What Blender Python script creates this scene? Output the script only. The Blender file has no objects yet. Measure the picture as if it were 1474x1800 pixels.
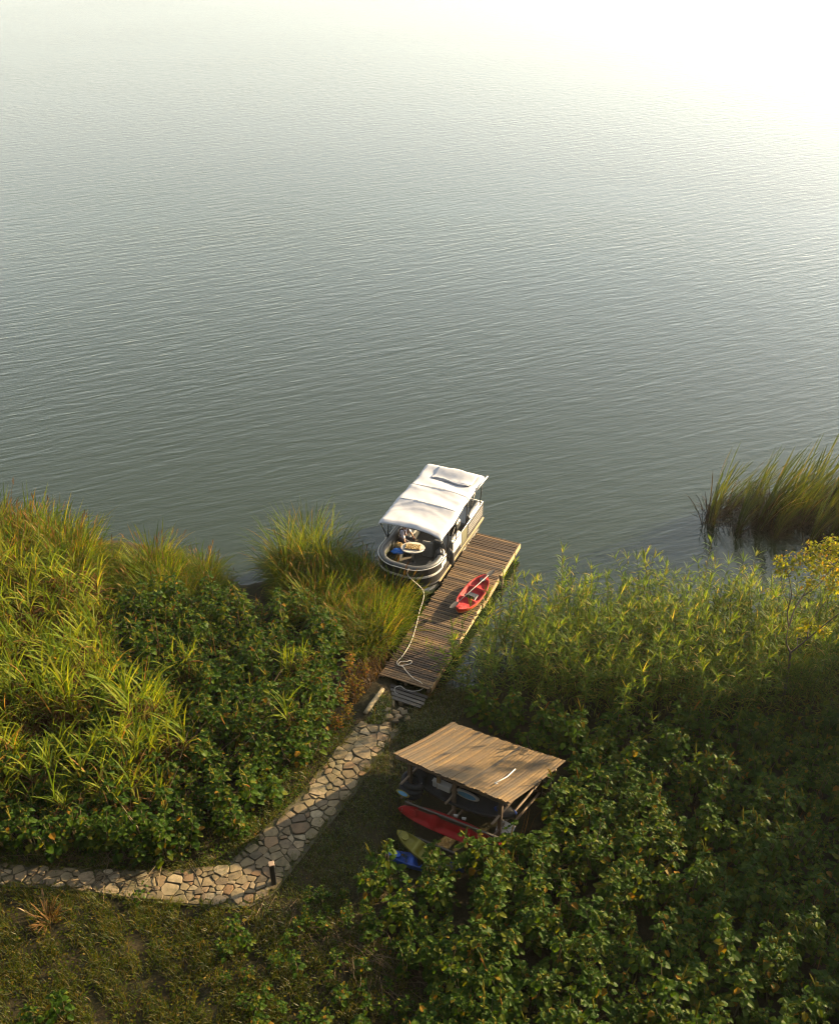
import bpy, math, random
import numpy as np
from mathutils import Vector, Matrix

random.seed(7)
RNG = np.random.default_rng(7)
SC = bpy.context.scene
COL = SC.collection
PI = math.pi

# ------------------------------------------------------------------ camera
CAM_H = 23.0
PITCH = math.radians(34.2)
FPX = 1700.0            # focal length in pixels of the 1474 x 1800 photograph
cam_d = bpy.data.cameras.new('camera')
cam = bpy.data.objects.new('camera', cam_d)
COL.objects.link(cam)
cam.location = (0, 0, CAM_H)
cam.rotation_euler = (PI / 2 - PITCH, 0, 0)
cam_d.sensor_fit = 'VERTICAL'
cam_d.sensor_height = 36.0
cam_d.lens = 36.0 * FPX / 1800.0
cam_d.clip_start = 0.1
cam_d.clip_end = 9000
SC.camera = cam

# ------------------------------------------------------------------ light
SUN_AZ = math.radians(66)       # from +Y (away from the camera) towards +X
SUN_EL = math.radians(19)
world = bpy.data.worlds.new('World')
SC.world = world
world.use_nodes = True
wn = world.node_tree.nodes
wl = world.node_tree.links
bg = wn['Background']
sky = wn.new('ShaderNodeTexSky')
sky.sky_type = 'NISHITA'
sky.sun_disc = False
sky.sun_elevation = SUN_EL
sky.sun_rotation = SUN_AZ
sky.altitude = 0
sky.air_density = 1.5
sky.dust_density = 1.1
sky.ozone_density = 0.2
veil = wn.new('ShaderNodeHueSaturation')          # thin high cloud takes most of the blue out of the sky
veil.inputs['Saturation'].default_value = 0.45
wl.new(sky.outputs[0], veil.inputs['Color'])
wl.new(veil.outputs[0], bg.inputs[0])
bg.inputs[1].default_value = 0.08
sun_d = bpy.data.lights.new('sun', 'SUN')
sun_d.energy = 5.0
sun_d.angle = math.radians(0.6)
sun_d.color = (1.0, 0.73, 0.40)
sun = bpy.data.objects.new('sun', sun_d)
COL.objects.link(sun)
sun.location = (60, 30, 40)
SVEC = Vector((math.sin(SUN_AZ) * math.cos(SUN_EL), math.cos(SUN_AZ) * math.cos(SUN_EL), math.sin(SUN_EL)))
sun.rotation_euler = SVEC.to_track_quat('Z', 'Y').to_euler()
SC.view_settings.view_transform = 'Standard'
SC.view_settings.look = 'None'
SC.view_settings.gamma = 1.0
SC.view_settings.use_curve_mapping = False
SC.view_settings.exposure = 3.0
SC.cycles.max_bounces = 6
SC.cycles.transparent_max_bounces = 6
SC.cycles.sample_clamp_indirect = 4
SC.cycles.volume_bounces = 1
SC.cycles.filter_width = 1.15

# ------------------------------------------------------------------ helpers
def interp(x, pts):
    p = np.array(pts, float)
    return np.interp(x, p[:, 0], p[:, 1])

SHORE = [(-80, 36), (-30, 33), (-18, 32), (-12, 31.6), (-9, 30.7), (-7.8, 29.5), (-6.7, 28.7), (-5.9, 28.9), (-5, 30.3), (-3.4, 31.2), (-1.6, 30.0),
         (-0.9, 28.0), (-0.9, 23.6), (-0.6, 23.2), (1.2, 23.0), (2.2, 23.6), (4, 24.6), (7, 25.6), (10, 25.4), (13, 25.0), (18, 24), (30, 23), (80, 20)]

def ground_z(x, y):
    x = np.asarray(x, float); y = np.asarray(y, float)
    s = interp(x, SHORE) - y
    land = 0.08 + 0.062 * np.maximum(s, 0) ** 0.95
    z = np.where(s > 0, np.minimum(land, 0.18 + 0.5 * s), 0.08 + 0.45 * s)
    z = np.where(s > -0.16, z, np.maximum(0.08 + 0.45 * s, -2.2))
    # lookout hill under the camera and added unseen side slopes, shaped to block sky light
    rise = lambda q: np.clip(q, 0, 1) ** 2 * (3 - 2 * np.clip(q, 0, 1))
    z = z + np.minimum(2.0 * np.maximum(9.6 - y, 0), 19.6)
    z = z + np.minimum(1.0 * np.maximum(-16.5 - x, 0), 13) * rise((s - 3) / 6) + np.minimum(0.7 * np.maximum(x - 27, 0), 9) * rise((s - 3) / 6)
    z = z + np.where(s > 0.6, 0.035 * np.sin(x * 1.7 + y * 0.6) * np.sin(y * 1.3 - x * 0.4), 0)
    return z

def at(px, py, z=None):
    """point of the place seen at a pixel of the photograph, on height z or on the ground"""
    u = (px - 737) / FPX; v = (900 - py) / FPX
    d = np.array([u, math.cos(PITCH) + v * math.sin(PITCH), -math.sin(PITCH) + v * math.cos(PITCH)])
    if z is not None:
        t = (z - CAM_H) / d[2]
        return np.array([0, 0, CAM_H]) + d * t
    zz = 0.4
    for _ in range(8):
        t = (zz - CAM_H) / d[2]
        p = np.array([0, 0, CAM_H]) + d * t
        zz = float(ground_z(p[0], p[1]))
    return p

def to_px(P):
    P = np.atleast_2d(P)
    r = P - np.array([0, 0, CAM_H])
    dep = r[:, 1] * math.cos(PITCH) - r[:, 2] * math.sin(PITCH)
    up = r[:, 1] * math.sin(PITCH) + r[:, 2] * math.cos(PITCH)
    return np.stack([737 + FPX * r[:, 0] / dep, 900 - FPX * up / dep], 1)

def in_poly(P, poly):
    x, y = P[:, 0], P[:, 1]
    inside = np.zeros(len(P), bool)
    n = len(poly)
    for i in range(n):
        x1, y1 = poly[i]; x2, y2 = poly[(i + 1) % n]
        c = ((y1 > y) != (y2 > y)) & (x < (x2 - x1) * (y - y1) / (y2 - y1 + 1e-12) + x1)
        inside ^= c
    return inside

def ground_poly(px_poly):
    return [tuple(at(a, b)[:2]) for a, b in px_poly]

class MB:
    """collects triangles; build() links them as one mesh object"""
    def __init__(self):
        self.v = []; self.f = []; self.m = []; self.n = 0
    def add(self, V, F, mi=0):
        V = np.asarray(V, float).reshape(-1, 3); F = np.asarray(F, int)
        if F.shape[1] == 4:
            F = np.concatenate([F[:, [0, 1, 2]], F[:, [0, 2, 3]]])
        self.v.append(V); self.f.append(F + self.n); self.m.append(np.full(len(F), mi)); self.n += len(V)
        return self
    def box(self, c, s, rz=0, rx=0, ry=0, mi=0, bev=0.0):
        sx, sy, sz = [q / 2 for q in s]
        V = np.array([(a * sx, b * sy, d * sz) for a in (-1, 1) for b in (-1, 1) for d in (-1, 1)])
        if bev > 0:
            # chamfered box: each face inset
            V2 = []; 
            for ax in range(3):
                for sg in (-1, 1):
                    o = [i for i in range(3) if i != ax]
                    h = [sx, sy, sz]
                    for a, b in ((-1, -1), (1, -1), (1, 1), (-1, 1)):
                        p = [0, 0, 0]; p[ax] = sg * h[ax]; p[o[0]] = a * (h[o[0]] - bev); p[o[1]] = b * (h[o[1]] - bev)
                        V2.append(p)
            V = np.array(V2)
            F = []
            for k in range(6):
                F.append((4 * k, 4 * k + 1, 4 * k + 2, 4 * k + 3))
            import itertools
            key = {}
            for i, p in enumerate(V2):
                sg = tuple(1 if q > 0 else -1 for q in p); key.setdefault(sg, {})[i // 8] = i
            tri = []
            for sg, d in key.items():
                tri.append((d[0], d[1], d[2]))
            for sg in key:
                for ax in range(3):
                    s2 = list(sg); s2[ax] = -s2[ax]; s2 = tuple(s2)
                    if s2 > sg:
                        o = [i for i in range(3) if i != ax]
                        F.append((key[sg][o[0]], key[sg][o[1]], key[s2][o[1]], key[s2][o[0]]))
            R = (Matrix.Rotation(rz, 3, 'Z') @ Matrix.Rotation(ry, 3, 'Y') @ Matrix.Rotation(rx, 3, 'X'))
            V = V @ np.array(R).T + np.array(c)
            n0 = self.n
            self.add(V, F, mi)
            T = np.array(tri)
            self.f.append(T + n0); self.m.append(np.full(len(T), mi))
            return self
        F = [(0, 1, 3, 2), (4, 6, 7, 5), (0, 4, 5, 1), (2, 3, 7, 6), (0, 2, 6, 4), (1, 5, 7, 3)]
        R = (Matrix.Rotation(rz, 3, 'Z') @ Matrix.Rotation(ry, 3, 'Y') @ Matrix.Rotation(rx, 3, 'X'))
        return self.add(V @ np.array(R).T + np.array(c), F, mi)
    def tube(self, P, r, n=6, mi=0, cap=True):
        P = np.asarray(P, float); k = len(P)
        r = np.broadcast_to(np.asarray(r, float), (k,))
        T = np.gradient(P, axis=0); T /= (np.linalg.norm(T, axis=1)[:, None] + 1e-9)
        ref = np.array([0, 0, 1.0]) if abs(T[0][2]) < 0.9 else np.array([1.0, 0, 0])
        V = []
        for i in range(k):
            a = np.cross(T[i], ref)
            if np.linalg.norm(a) < 1e-4: a = np.cross(T[i], [0.3, 1, 0.2])
            a /= np.linalg.norm(a); b = np.cross(T[i], a); ref = np.cross(a, T[i]) if False else ref
            for j in range(n):
                t = 2 * PI * j / n
                V.append(P[i] + r[i] * (a * math.cos(t) + b * math.sin(t)))
        F = [(i * n + j, i * n + (j + 1) % n, (i + 1) * n + (j + 1) % n, (i + 1) * n + j) for i in range(k - 1) for j in range(n)]
        n0 = self.n
        self.add(V, F, mi)
        if cap:
            T1 = [(0, j + 1, j) for j in range(1, n - 1)] + [((k - 1) * n, (k - 1) * n + j, (k - 1) * n + j + 1) for j in range(1, n - 1)]
            if T1:
                self.f.append(np.array(T1) + n0); self.m.append(np.full(len(T1), mi))
        return self
    def grid(self, G, mi=0):
        a, b = G.shape[:2]
        I = np.arange(a * b).reshape(a, b)
        F = np.stack([I[:-1, :-1], I[1:, :-1], I[1:, 1:], I[:-1, 1:]], -1).reshape(-1, 4)
        return self.add(G.reshape(-1, 3), F, mi)
    def sweep(self, path, prof, mi=0, closed_prof=True):
        """sweep a profile of (inward offset, z) along a plan path"""
        path = np.asarray(path, float)
        T = np.gradient(path, axis=0); T /= np.linalg.norm(T, axis=1)[:, None]
        N = np.stack([-T[:, 1], T[:, 0]], 1)
        pr = list(prof) + ([prof[0]] if closed_prof else [])
        G = np.zeros((len(path), len(pr), 3))
        for j, (o, z) in enumerate(pr):
            G[:, j, :2] = path + N * o; G[:, j, 2] = z
        self.grid(G, mi)
        if closed_prof:
            m = len(prof)
            for e in (0, -1):
                self.add(G[e, :m], [(0, j, j + 1) for j in range(1, m - 1)], mi)
        return self
    def arrays(self):
        return np.concatenate(self.v), np.concatenate(self.f), np.concatenate(self.m)
    def mesh(self, name, mats, smooth=False):
        return make_mesh(name, *self.arrays(), mats, smooth)
    def build(self, name, mats, parent=None, smooth=False):
        return link(name, self.mesh(name, mats, smooth), parent)

def make_mesh(name, V, F, M, mats, smooth=False):
    me = bpy.data.meshes.new(name)
    me.vertices.add(len(V)); me.vertices.foreach_set('co', np.asarray(V, np.float32).ravel())
    me.loops.add(F.size); me.loops.foreach_set('vertex_index', F.astype(np.int32).ravel())
    me.polygons.add(len(F)); me.polygons.foreach_set('loop_start', np.arange(0, F.size, 3, dtype=np.int32))
    if not isinstance(mats, (list, tuple)): mats = [mats]
    for m in mats: me.materials.append(m)
    me.polygons.foreach_set('material_index', M.astype(np.int32))
    me.update(calc_edges=True)
    me.polygons.foreach_set('use_smooth', np.full(len(F), smooth))
    me.validate()
    return me

def link(name, data, parent=None, loc=None, rz=None):
    o = bpy.data.objects.new(name, data)
    COL.objects.link(o)
    if parent is not None: o.parent = parent
    if loc is not None: o.location = [float(q) for q in loc]
    if rz is not None: o.rotation_euler = (0, 0, rz)
    return o

def tag(o, label=None, cat=None, group=None, kind=None):
    if label: o['label'] = label
    if cat: o['category'] = cat
    if group: o['group'] = group
    if kind: o['kind'] = kind
    return o

def thing(name, label, cat, loc=(0, 0, 0), rz=0, group=None):
    return tag(link(name, None, None, loc, rz), label, cat, group)

# ------------------------------------------------------------------ materials
def nodes_of(name):
    m = bpy.data.materials.new(name); m.use_nodes = True
    nt = m.node_tree
    return m, nt, nt.nodes, nt.links, nt.nodes['Principled BSDF']

def ramp(nt, stops, fac):
    r = nt.nodes.new('ShaderNodeValToRGB')
    e = r.color_ramp.elements
    while len(e) < len(stops): e.new(0.5)
    for el, (p, c) in zip(e, stops):
        el.position = p; el.color = (*c, 1)
    nt.links.new(fac, r.inputs[0])
    return r.outputs[0]

def noise(nt, scale, detail=4, rough=0.6, vec=None, dist=0.0):
    n = nt.nodes.new('ShaderNodeTexNoise')
    n.inputs['Scale'].default_value = scale; n.inputs['Detail'].default_value = detail
    n.inputs['Roughness'].default_value = rough; n.inputs['Distortion'].default_value = dist
    if vec is not None: nt.links.new(vec, n.inputs['Vector'])
    return n.outputs['Fac']

def coords(nt, kind='Object', scale=(1, 1, 1), rot=(0, 0, 0)):
    tc = nt.nodes.new('ShaderNodeTexCoord'); mp = nt.nodes.new('ShaderNodeMapping')
    mp.inputs['Scale'].default_value = scale; mp.inputs['Rotation'].default_value = rot
    nt.links.new(tc.outputs[kind], mp.inputs[0])
    return mp.outputs[0]

def mathn(nt, op, a, b):
    n = nt.nodes.new('ShaderNodeMath'); n.operation = op
    for i, q in enumerate((a, b)):
        if isinstance(q, (int, float)): n.inputs[i].default_value = q
        else: nt.links.new(q, n.inputs[i])
    return n.outputs[0]

def mixc(nt, fac, a, b, mode='MIX'):
    n = nt.nodes.new('ShaderNodeMix'); n.data_type = 'RGBA'; n.blend_type = mode
    for s, q in ((n.inputs[0], fac), (n.inputs[6], a), (n.inputs[7], b)):
        if isinstance(q, (int, float)): s.default_value = q
        elif isinstance(q, tuple): s.default_value = (*q, 1)
        else: nt.links.new(q, s)
    return n.outputs[2]

def bump(nt, h, strength, dist, b):
    n = nt.nodes.new('ShaderNodeBump'); n.inputs['Strength'].default_value = strength
    n.inputs['Distance'].default_value = dist
    nt.links.new(h, n.inputs['Height']); nt.links.new(n.outputs[0], b.inputs['Normal'])
    return n

def plain(name, col, rough=0.5, metal=0.0, var=0.15, scale=6.0, bmp=0.0):
    m, nt, N, L, b = nodes_of(name)
    n = noise(nt, scale, 5, 0.65, coords(nt))
    lo = tuple(q * (1 - var) for q in col); hi = tuple(min(1, q * (1 + var)) for q in col)
    L.new(ramp(nt, [(0.3, lo), (0.7, hi)], n), b.inputs['Base Color'])
    b.inputs['Roughness'].default_value = rough; b.inputs['Metallic'].default_value = metal; b.inputs['Specular IOR Level'].default_value = 0.28
    if bmp: bump(nt, noise(nt, scale * 6, 4, 0.6, coords(nt)), 0.5, bmp, b)
    return m

ALB = 0.27
def leafy(name, stops, trans=0.45, gloss=0.08, alb=1.0):
    """leaf surface: each leaf takes its own tint; light passes through"""
    m = bpy.data.materials.new(name); m.use_nodes = True
    nt = m.node_tree; nt.nodes.clear(); L = nt.links
    g = nt.nodes.new('ShaderNodeNewGeometry'); oi = nt.nodes.new('ShaderNodeObjectInfo')
    f = mathn(nt, 'FRACT', mathn(nt, 'ADD', g.outputs['Random Per Island'], mathn(nt, 'MULTIPLY', oi.outputs['Random'], 0.23)), 0)
    c = ramp(nt, [(p_, tuple(ALB * alb * q_ for q_ in c_)) for p_, c_ in stops], f)
    n = noise(nt, 9.0, 3, 0.6, coords(nt))
    c = mixc(nt, 0.5, c, ramp(nt, [(0.3, (0.55, 0.55, 0.55)), (0.7, (1.25, 1.25, 1.25))], n), 'MULTIPLY')
    d = nt.nodes.new('ShaderNodeBsdfDiffuse'); t = nt.nodes.new('ShaderNodeBsdfTranslucent')
    gl = nt.nodes.new('ShaderNodeBsdfGlossy'); gl.inputs['Roughness'].default_value = 0.5
    L.new(c, d.inputs['Color'])
    tc = mixc(nt, 1.0, c, (1.75, 1.5, 0.5), 'MULTIPLY')
    L.new(tc, t.inputs['Color'])
    m1 = nt.nodes.new('ShaderNodeMixShader'); m1.inputs[0].default_value = trans
    L.new(d.outputs[0], m1.inputs[1]); L.new(t.outputs[0], m1.inputs[2])
    m2 = nt.nodes.new('ShaderNodeMixShader'); m2.inputs[0].default_value = gloss
    fr = nt.nodes.new('ShaderNodeFresnel'); fr.inputs[0].default_value = 1.4
    L.new(mathn(nt, 'MULTIPLY', fr.outputs[0], gloss * 1.6), m2.inputs[0])
    L.new(m1.outputs[0], m2.inputs[1]); L.new(gl.outputs[0], m2.inputs[2])
    o = nt.nodes.new('ShaderNodeOutputMaterial'); L.new(m2.outputs[0], o.inputs[0])
    return m

def wood(name, cols, axis=(1, 12, 12), rough=0.75, bmp=0.004, stain=0.0):
    """weathered timber: grain runs along the slow axis; each board has its own tone"""
    m, nt, N, L, b = nodes_of(name)
    oi = nt.nodes.new('ShaderNodeObjectInfo')
    add = nt.nodes.new('ShaderNodeVectorMath'); add.operation = 'ADD'
    L.new(coords(nt, 'Object', axis), add.inputs[0])
    sc = nt.nodes.new('ShaderNodeVectorMath'); sc.operation = 'SCALE'; sc.inputs[3].default_value = 40
    cx = nt.nodes.new('ShaderNodeCombineXYZ'); L.new(oi.outputs['Random'], cx.inputs[0]); L.new(oi.outputs['Random'], cx.inputs[1])
    L.new(cx.outputs[0], sc.inputs[0]); L.new(sc.outputs[0], add.inputs[1])
    n = noise(nt, 2.2, 6, 0.7, add.outputs[0], 0.4)
    f = mathn(nt, 'ADD', mathn(nt, 'MULTIPLY', n, 0.75), mathn(nt, 'MULTIPLY', mathn(nt, 'SUBTRACT', oi.outputs['Random'], 0.35), 0.5))
    c = ramp(nt, cols, f)
    if stain:            # grey weathered patches running across several pieces
        g_ = nt.nodes.new('ShaderNodeNewGeometry')
        ns = noise(nt, stain, 5, 0.65, g_.outputs['Position'], 0.7)
        c = mixc(nt, ramp(nt, [(0.46, (0, 0, 0)), (0.66, (0.72, 0.72, 0.72))], ns), c, (0.024, 0.017, 0.009))
    L.new(c, b.inputs['Base Color'])
    b.inputs['Roughness'].default_value = rough
    b.inputs['Specular IOR Level'].default_value = 0.25
    bump(nt, n, 0.6, bmp, b)
    return m

M = {}
M['broad'] = leafy('broadleaf', [(0.0, (0.035, 0.088, 0.008)), (0.4, (0.055, 0.125, 0.010)), (0.75, (0.095, 0.165, 0.012)), (0.96, (0.17, 0.20, 0.016)), (0.994, (0.34, 0.19, 0.02))], 0.55, 0.06, 1.25)
M['spike'] = leafy('flower_spike', [(0.0, (0.22, 0.20, 0.025)), (0.7, (0.20, 0.22, 0.03)), (0.96, (0.34, 0.15, 0.035))], 0.4, 0.02, 1.4)
M['stem'] = plain('plant_stem', (0.05, 0.042, 0.016), 0.7)
M['reed'] = leafy('reed_leaf', [(0.0, (0.07, 0.14, 0.022)), (0.4, (0.11, 0.19, 0.026)), (0.75, (0.17, 0.235, 0.032)), (0.92, (0.25, 0.25, 0.05)), (0.98, (0.36, 0.29, 0.10))], 0.55, 0.05, 1.5)
M['reedstem'] = leafy('reed_stem', [(0.0, (0.10, 0.13, 0.03)), (0.6, (0.17, 0.17, 0.05)), (0.9, (0.26, 0.17, 0.06))], 0.1, 0.05)
M['napier'] = leafy('cane_leaf', [(0.0, (0.10, 0.18, 0.014)), (0.4, (0.18, 0.26, 0.018)), (0.75, (0.27, 0.31, 0.028)), (0.9, (0.34, 0.30, 0.045)), (0.94, (0.40, 0.22, 0.06))], 0.55, 0.04, 1.32)
M['dryleaf'] = leafy('dry_leaf', [(0.0, (0.16, 0.085, 0.030)), (0.5, (0.26, 0.14, 0.045)), (0.85, (0.36, 0.22, 0.09))], 0.3, 0.02, 0.9)
M['tussock'] = leafy('tussock_blade', [(0.0, (0.05, 0.11, 0.010)), (0.4, (0.10, 0.175, 0.012)), (0.75, (0.18, 0.235, 0.018)), (0.93, (0.29, 0.25, 0.04)), (0.985, (0.38, 0.24, 0.07))], 0.55, 0.04, 1.3)
M['cattail'] = leafy('cattail_blade', [(0.0, (0.05, 0.09, 0.016)), (0.5, (0.09, 0.135, 0.022)), (0.8, (0.15, 0.18, 0.03)), (0.94, (0.22, 0.15, 0.05))], 0.4, 0.05, 0.95)
M['cattaildry'] = leafy('cattail_dry', [(0.0, (0.055, 0.028, 0.016)), (0.5, (0.11, 0.055, 0.030)), (0.9, (0.20, 0.11, 0.06))], 0.25, 0.02, 0.45)
M['treeleaf'] = leafy('tree_leaf', [(0.0, (0.14, 0.19, 0.010)), (0.5, (0.27, 0.31, 0.014)), (0.85, (0.40, 0.38, 0.02)), (0.97, (0.44, 0.26, 0.03))], 0.5, 0.04, 1.4)
M['darktree'] = leafy('dense_leaf', [(0.0, (0.04, 0.08, 0.015)), (0.6, (0.06, 0.11, 0.02)), (0.9, (0.09, 0.13, 0.025))], 0.3, 0.05)
M['grass'] = leafy('grass_blade', [(0.0, (0.06, 0.095, 0.010)), (0.5, (0.09, 0.125, 0.014)), (0.8, (0.14, 0.14, 0.024)), (0.93, (0.20, 0.15, 0.05))], 0.4, 0.03, 1.35)
M['heath'] = leafy('heath_blade', [(0.0, (0.05, 0.095, 0.009)), (0.4, (0.095, 0.14, 0.012)), (0.75, (0.16, 0.18, 0.018)), (0.93, (0.24, 0.17, 0.030)), (0.985, (0.34, 0.26, 0.07))], 0.5, 0.02, 0.95)
M['straw'] = leafy('straw', [(0.0, (0.10, 0.07, 0.045)), (0.5, (0.19, 0.135, 0.09)), (0.9, (0.30, 0.24, 0.15))], 0.1, 0.03, 1.1)
M['bark'] = plain('bark', (0.05, 0.038, 0.028), 0.85, 0, 0.4, 9, 0.01)

def mat_ground():
    m, nt, N, L, b = nodes_of('soil')
    n = noise(nt, 0.9, 8, 0.7, coords(nt)); n2 = noise(nt, 14, 5, 0.7, coords(nt))
    c1 = ramp(nt, [(0.3, (0.008, 0.009, 0.003)), (0.5, (0.014, 0.012, 0.005)), (0.7, (0.026, 0.018, 0.009))], n)
    c2 = ramp(nt, [(0.3, (0.5, 0.5, 0.5)), (0.7, (1.3, 1.25, 1.2))], n2)
    L.new(mixc(nt, 0.8, c1, c2, 'MULTIPLY'), b.inputs['Base Color'])
    b.inputs['Roughness'].default_value = 0.95; b.inputs['Specular IOR Level'].default_value = 0.1
    bump(nt, n2, 0.8, 0.03, b)
    return m

def mat_water():
    m, nt, N, L, b = nodes_of('lake_water')
    b.inputs['Base Color'].default_value = (0.007, 0.011, 0.004, 1)
    b.inputs['Roughness'].default_value = 0.09
    b.inputs['IOR'].default_value = 1.333
    # wind ripples: long crests, a little oblique to the view, plus finer cross chop
    def wave_vec(sx, sy, deg):
        tc = nt.nodes.new('ShaderNodeTexCoord'); a = nt.nodes.new('ShaderNodeMapping'); b_ = nt.nodes.new('ShaderNodeMapping')
        a.inputs['Rotation'].default_value = (0, 0, math.radians(-deg)); b_.inputs['Scale'].default_value = (sx, sy, 1)
        L.new(tc.outputs['Object'], a.inputs[0]); L.new(a.outputs[0], b_.inputs[0]); return b_.outputs[0]
    w1 = noise(nt, 1.0, 2, 0.5, wave_vec(0.50, 2.3, 25), 0.35)
    w2 = noise(nt, 1.0, 2, 0.5, wave_vec(1.2, 4.8, 17), 0.3)
    w3 = noise(nt, 1.0, 2, 0.5, wave_vec(3.5, 7.0, 30), 0.2)
    patch = noise(nt, 0.035, 3, 0.5, coords(nt, 'Object', (1, 1.6, 1), (0, 0, 0.3)))
    amp = nt.nodes.new('ShaderNodeMapRange'); amp.inputs[1].default_value = 0.3; amp.inputs[2].default_value = 0.7
    amp.inputs[3].default_value = 0.7; amp.inputs[4].default_value = 1.15
    L.new(patch, amp.inputs[0])
    h = mathn(nt, 'ADD', mathn(nt, 'MULTIPLY', w1, 0.60), mathn(nt, 'ADD', mathn(nt, 'MULTIPLY', w2, 0.26), mathn(nt, 'MULTIPLY', w3, 0.035)))
    h = mathn(nt, 'MULTIPLY', h, amp.outputs[0])
    # open water is ruffled by the wind, the water under the bank lies calmer
    tc_ = nt.nodes.new('ShaderNodeTexCoord'); sp_ = nt.nodes.new('ShaderNodeSeparateXYZ'); L.new(tc_.outputs['Object'], sp_.inputs[0])
    mr = nt.nodes.new('ShaderNodeMapRange'); mr.interpolation_type = 'SMOOTHSTEP'
    mr.inputs[1].default_value = 34; mr.inputs[2].default_value = 85; mr.inputs[3].default_value = 0.07; mr.inputs[4].default_value = 0.255
    L.new(mathn(nt, 'ADD', sp_.outputs[1], mathn(nt, 'MULTIPLY', mathn(nt, 'SUBTRACT', patch, 0.5), 40)), mr.inputs[0]); L.new(mr.outputs[0], b.inputs['Roughness'])
    bump(nt, h, 1.0, 0.066, b)
    return m

def mat_stone():
    m, nt, N, L, b = nodes_of('flagstone')
    oi = nt.nodes.new('ShaderNodeObjectInfo')
    base = ramp(nt, [(0.0, (0.070, 0.053, 0.030)), (0.3, (0.10, 0.08, 0.046)), (0.55, (0.055, 0.042, 0.026)), (0.75, (0.14, 0.116, 0.075)), (0.9, (0.085, 0.052, 0.026)), (1.0, (0.045, 0.038, 0.028))], oi.outputs['Random'])
    v = coords(nt, 'Generated')
    tc = nt.nodes.new('ShaderNodeNewGeometry')
    n = noise(nt, 4.5, 8, 0.72, tc.outputs['Position'], 0.6); n2 = noise(nt, 26, 4, 0.6, tc.outputs['Position'])
    c = mixc(nt, 0.75, base, ramp(nt, [(0.28, (0.42, 0.40, 0.36)), (0.5, (0.95, 0.92, 0.88)), (0.72, (1.3, 1.25, 1.15))], n), 'MULTIPLY')
    n3 = noise(nt, 0.9, 5, 0.65, tc.outputs['Position'], 0.8)
    c = mixc(nt, ramp(nt, [(0.5, (0, 0, 0)), (0.68, (0.75, 0.75, 0.75))], n3), c, (0.030, 0.030, 0.014))
    L.new(c, b.inputs['Base Color'])
    b.inputs['Roughness'].default_value = 0.9; b.inputs['Specular IOR Level'].default_value = 0.2
    bump(nt, mathn(nt, 'ADD', n, mathn(nt, 'MULTIPLY', n2, 0.3)), 0.7, 0.02, b)
    return m

M['ground'] = mat_ground()
M['water'] = mat_water()
M['stone'] = mat_stone()
M['mortar'] = plain('path_soil', (0.030, 0.026, 0.014), 0.95, 0, 0.4, 5, 0.02)
M['deck'] = wood('dock_plank', [(0.22, (0.012, 0.007, 0.004)), (0.42, (0.036, 0.021, 0.010)), (0.62, (0.070, 0.043, 0.019)), (0.85, (0.125, 0.085, 0.045))], (1.2, 16, 16), 0.75, 0.004, 0.8)
M['deckgrey'] = wood('grey_plank', [(0.25, (0.014, 0.012, 0.010)), (0.5, (0.034, 0.029, 0.023)), (0.8, (0.065, 0.057, 0.046))], (1.2, 16, 16))
M['fascia'] = wood('fascia_wood', [(0.2, (0.11, 0.07, 0.032)), (0.5, (0.18, 0.125, 0.064)), (0.8, (0.25, 0.185, 0.105))], (14, 1.0, 14))
M['post'] = wood('post_wood', [(0.2, (0.035, 0.026, 0.018)), (0.5, (0.09, 0.065, 0.045)), (0.8, (0.15, 0.11, 0.08))], (12, 12, 1))
M['bamboo'] = wood('roof_bamboo', [(0.2, (0.010, 0.006, 0.002)), (0.42, (0.034, 0.019, 0.0045)), (0.62, (0.054, 0.031, 0.0075)), (0.9, (0.080, 0.050, 0.015))], (10, 1.4, 10), 0.75, 0.006, 1.3)
M['white'] = plain('white_gelcoat', (0.26, 0.255, 0.24), 0.4, 0, 0.06, 3)
M['canvas'] = plain('white_canvas', (0.195, 0.20, 0.215), 0.8, 0, 0.05, 2.5, 0.004)
M['black'] = plain('black_panel', (0.012, 0.012, 0.013), 0.35, 0, 0.2, 4)
M['blackmetal'] = plain('black_tube', (0.02, 0.02, 0.02), 0.4, 0.3, 0.2, 4)
M['alu'] = plain('brushed_aluminium', (0.30, 0.295, 0.28), 0.42, 0.6, 0.12, 4)
M['vinyl'] = plain('grey_vinyl', (0.028, 0.030, 0.032), 0.5, 0, 0.15, 4)
M['lightvinyl'] = plain('pale_vinyl', (0.14, 0.14, 0.135), 0.5, 0, 0.1, 4)
M['carpet'] = plain('deck_carpet', (0.045, 0.04, 0.034), 0.95, 0, 0.25, 8, 0.004)
M['olive'] = plain('olive_panel', (0.05, 0.05, 0.03), 0.6)
M['red'] = plain('red_plastic', (0.16, 0.0015, 0.002), 0.75, 0, 0.2, 5, 0.002)
M['orange'] = plain('orange_plastic', (0.30, 0.085, 0.02), 0.5, 0, 0.15, 5)
M['yellow'] = plain('yellow_plastic', (0.095, 0.085, 0.006), 0.6, 0, 0.2, 5, 0.002)
M['blue'] = plain('blue_plastic', (0.003, 0.026, 0.14), 0.6, 0, 0.2, 5, 0.002)
M['skyblue'] = plain('pale_blue_foam', (0.03, 0.11, 0.19), 0.5, 0, 0.15, 5)
M['darkplastic'] = plain('dark_plastic', (0.02, 0.021, 0.024), 0.45, 0, 0.3, 6)
M['blade'] = plain('blade_plastic', (0.012, 0.012, 0.014), 0.85)
M['rope'] = plain('white_rope', (0.27, 0.25, 0.215), 0.85, 0, 0.1, 30)
M['skin'] = plain('skin', (0.19, 0.10, 0.065), 0.55, 0, 0.06, 8)
M['hair'] = plain('dark_hair', (0.02, 0.015, 0.012), 0.6)
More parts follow.
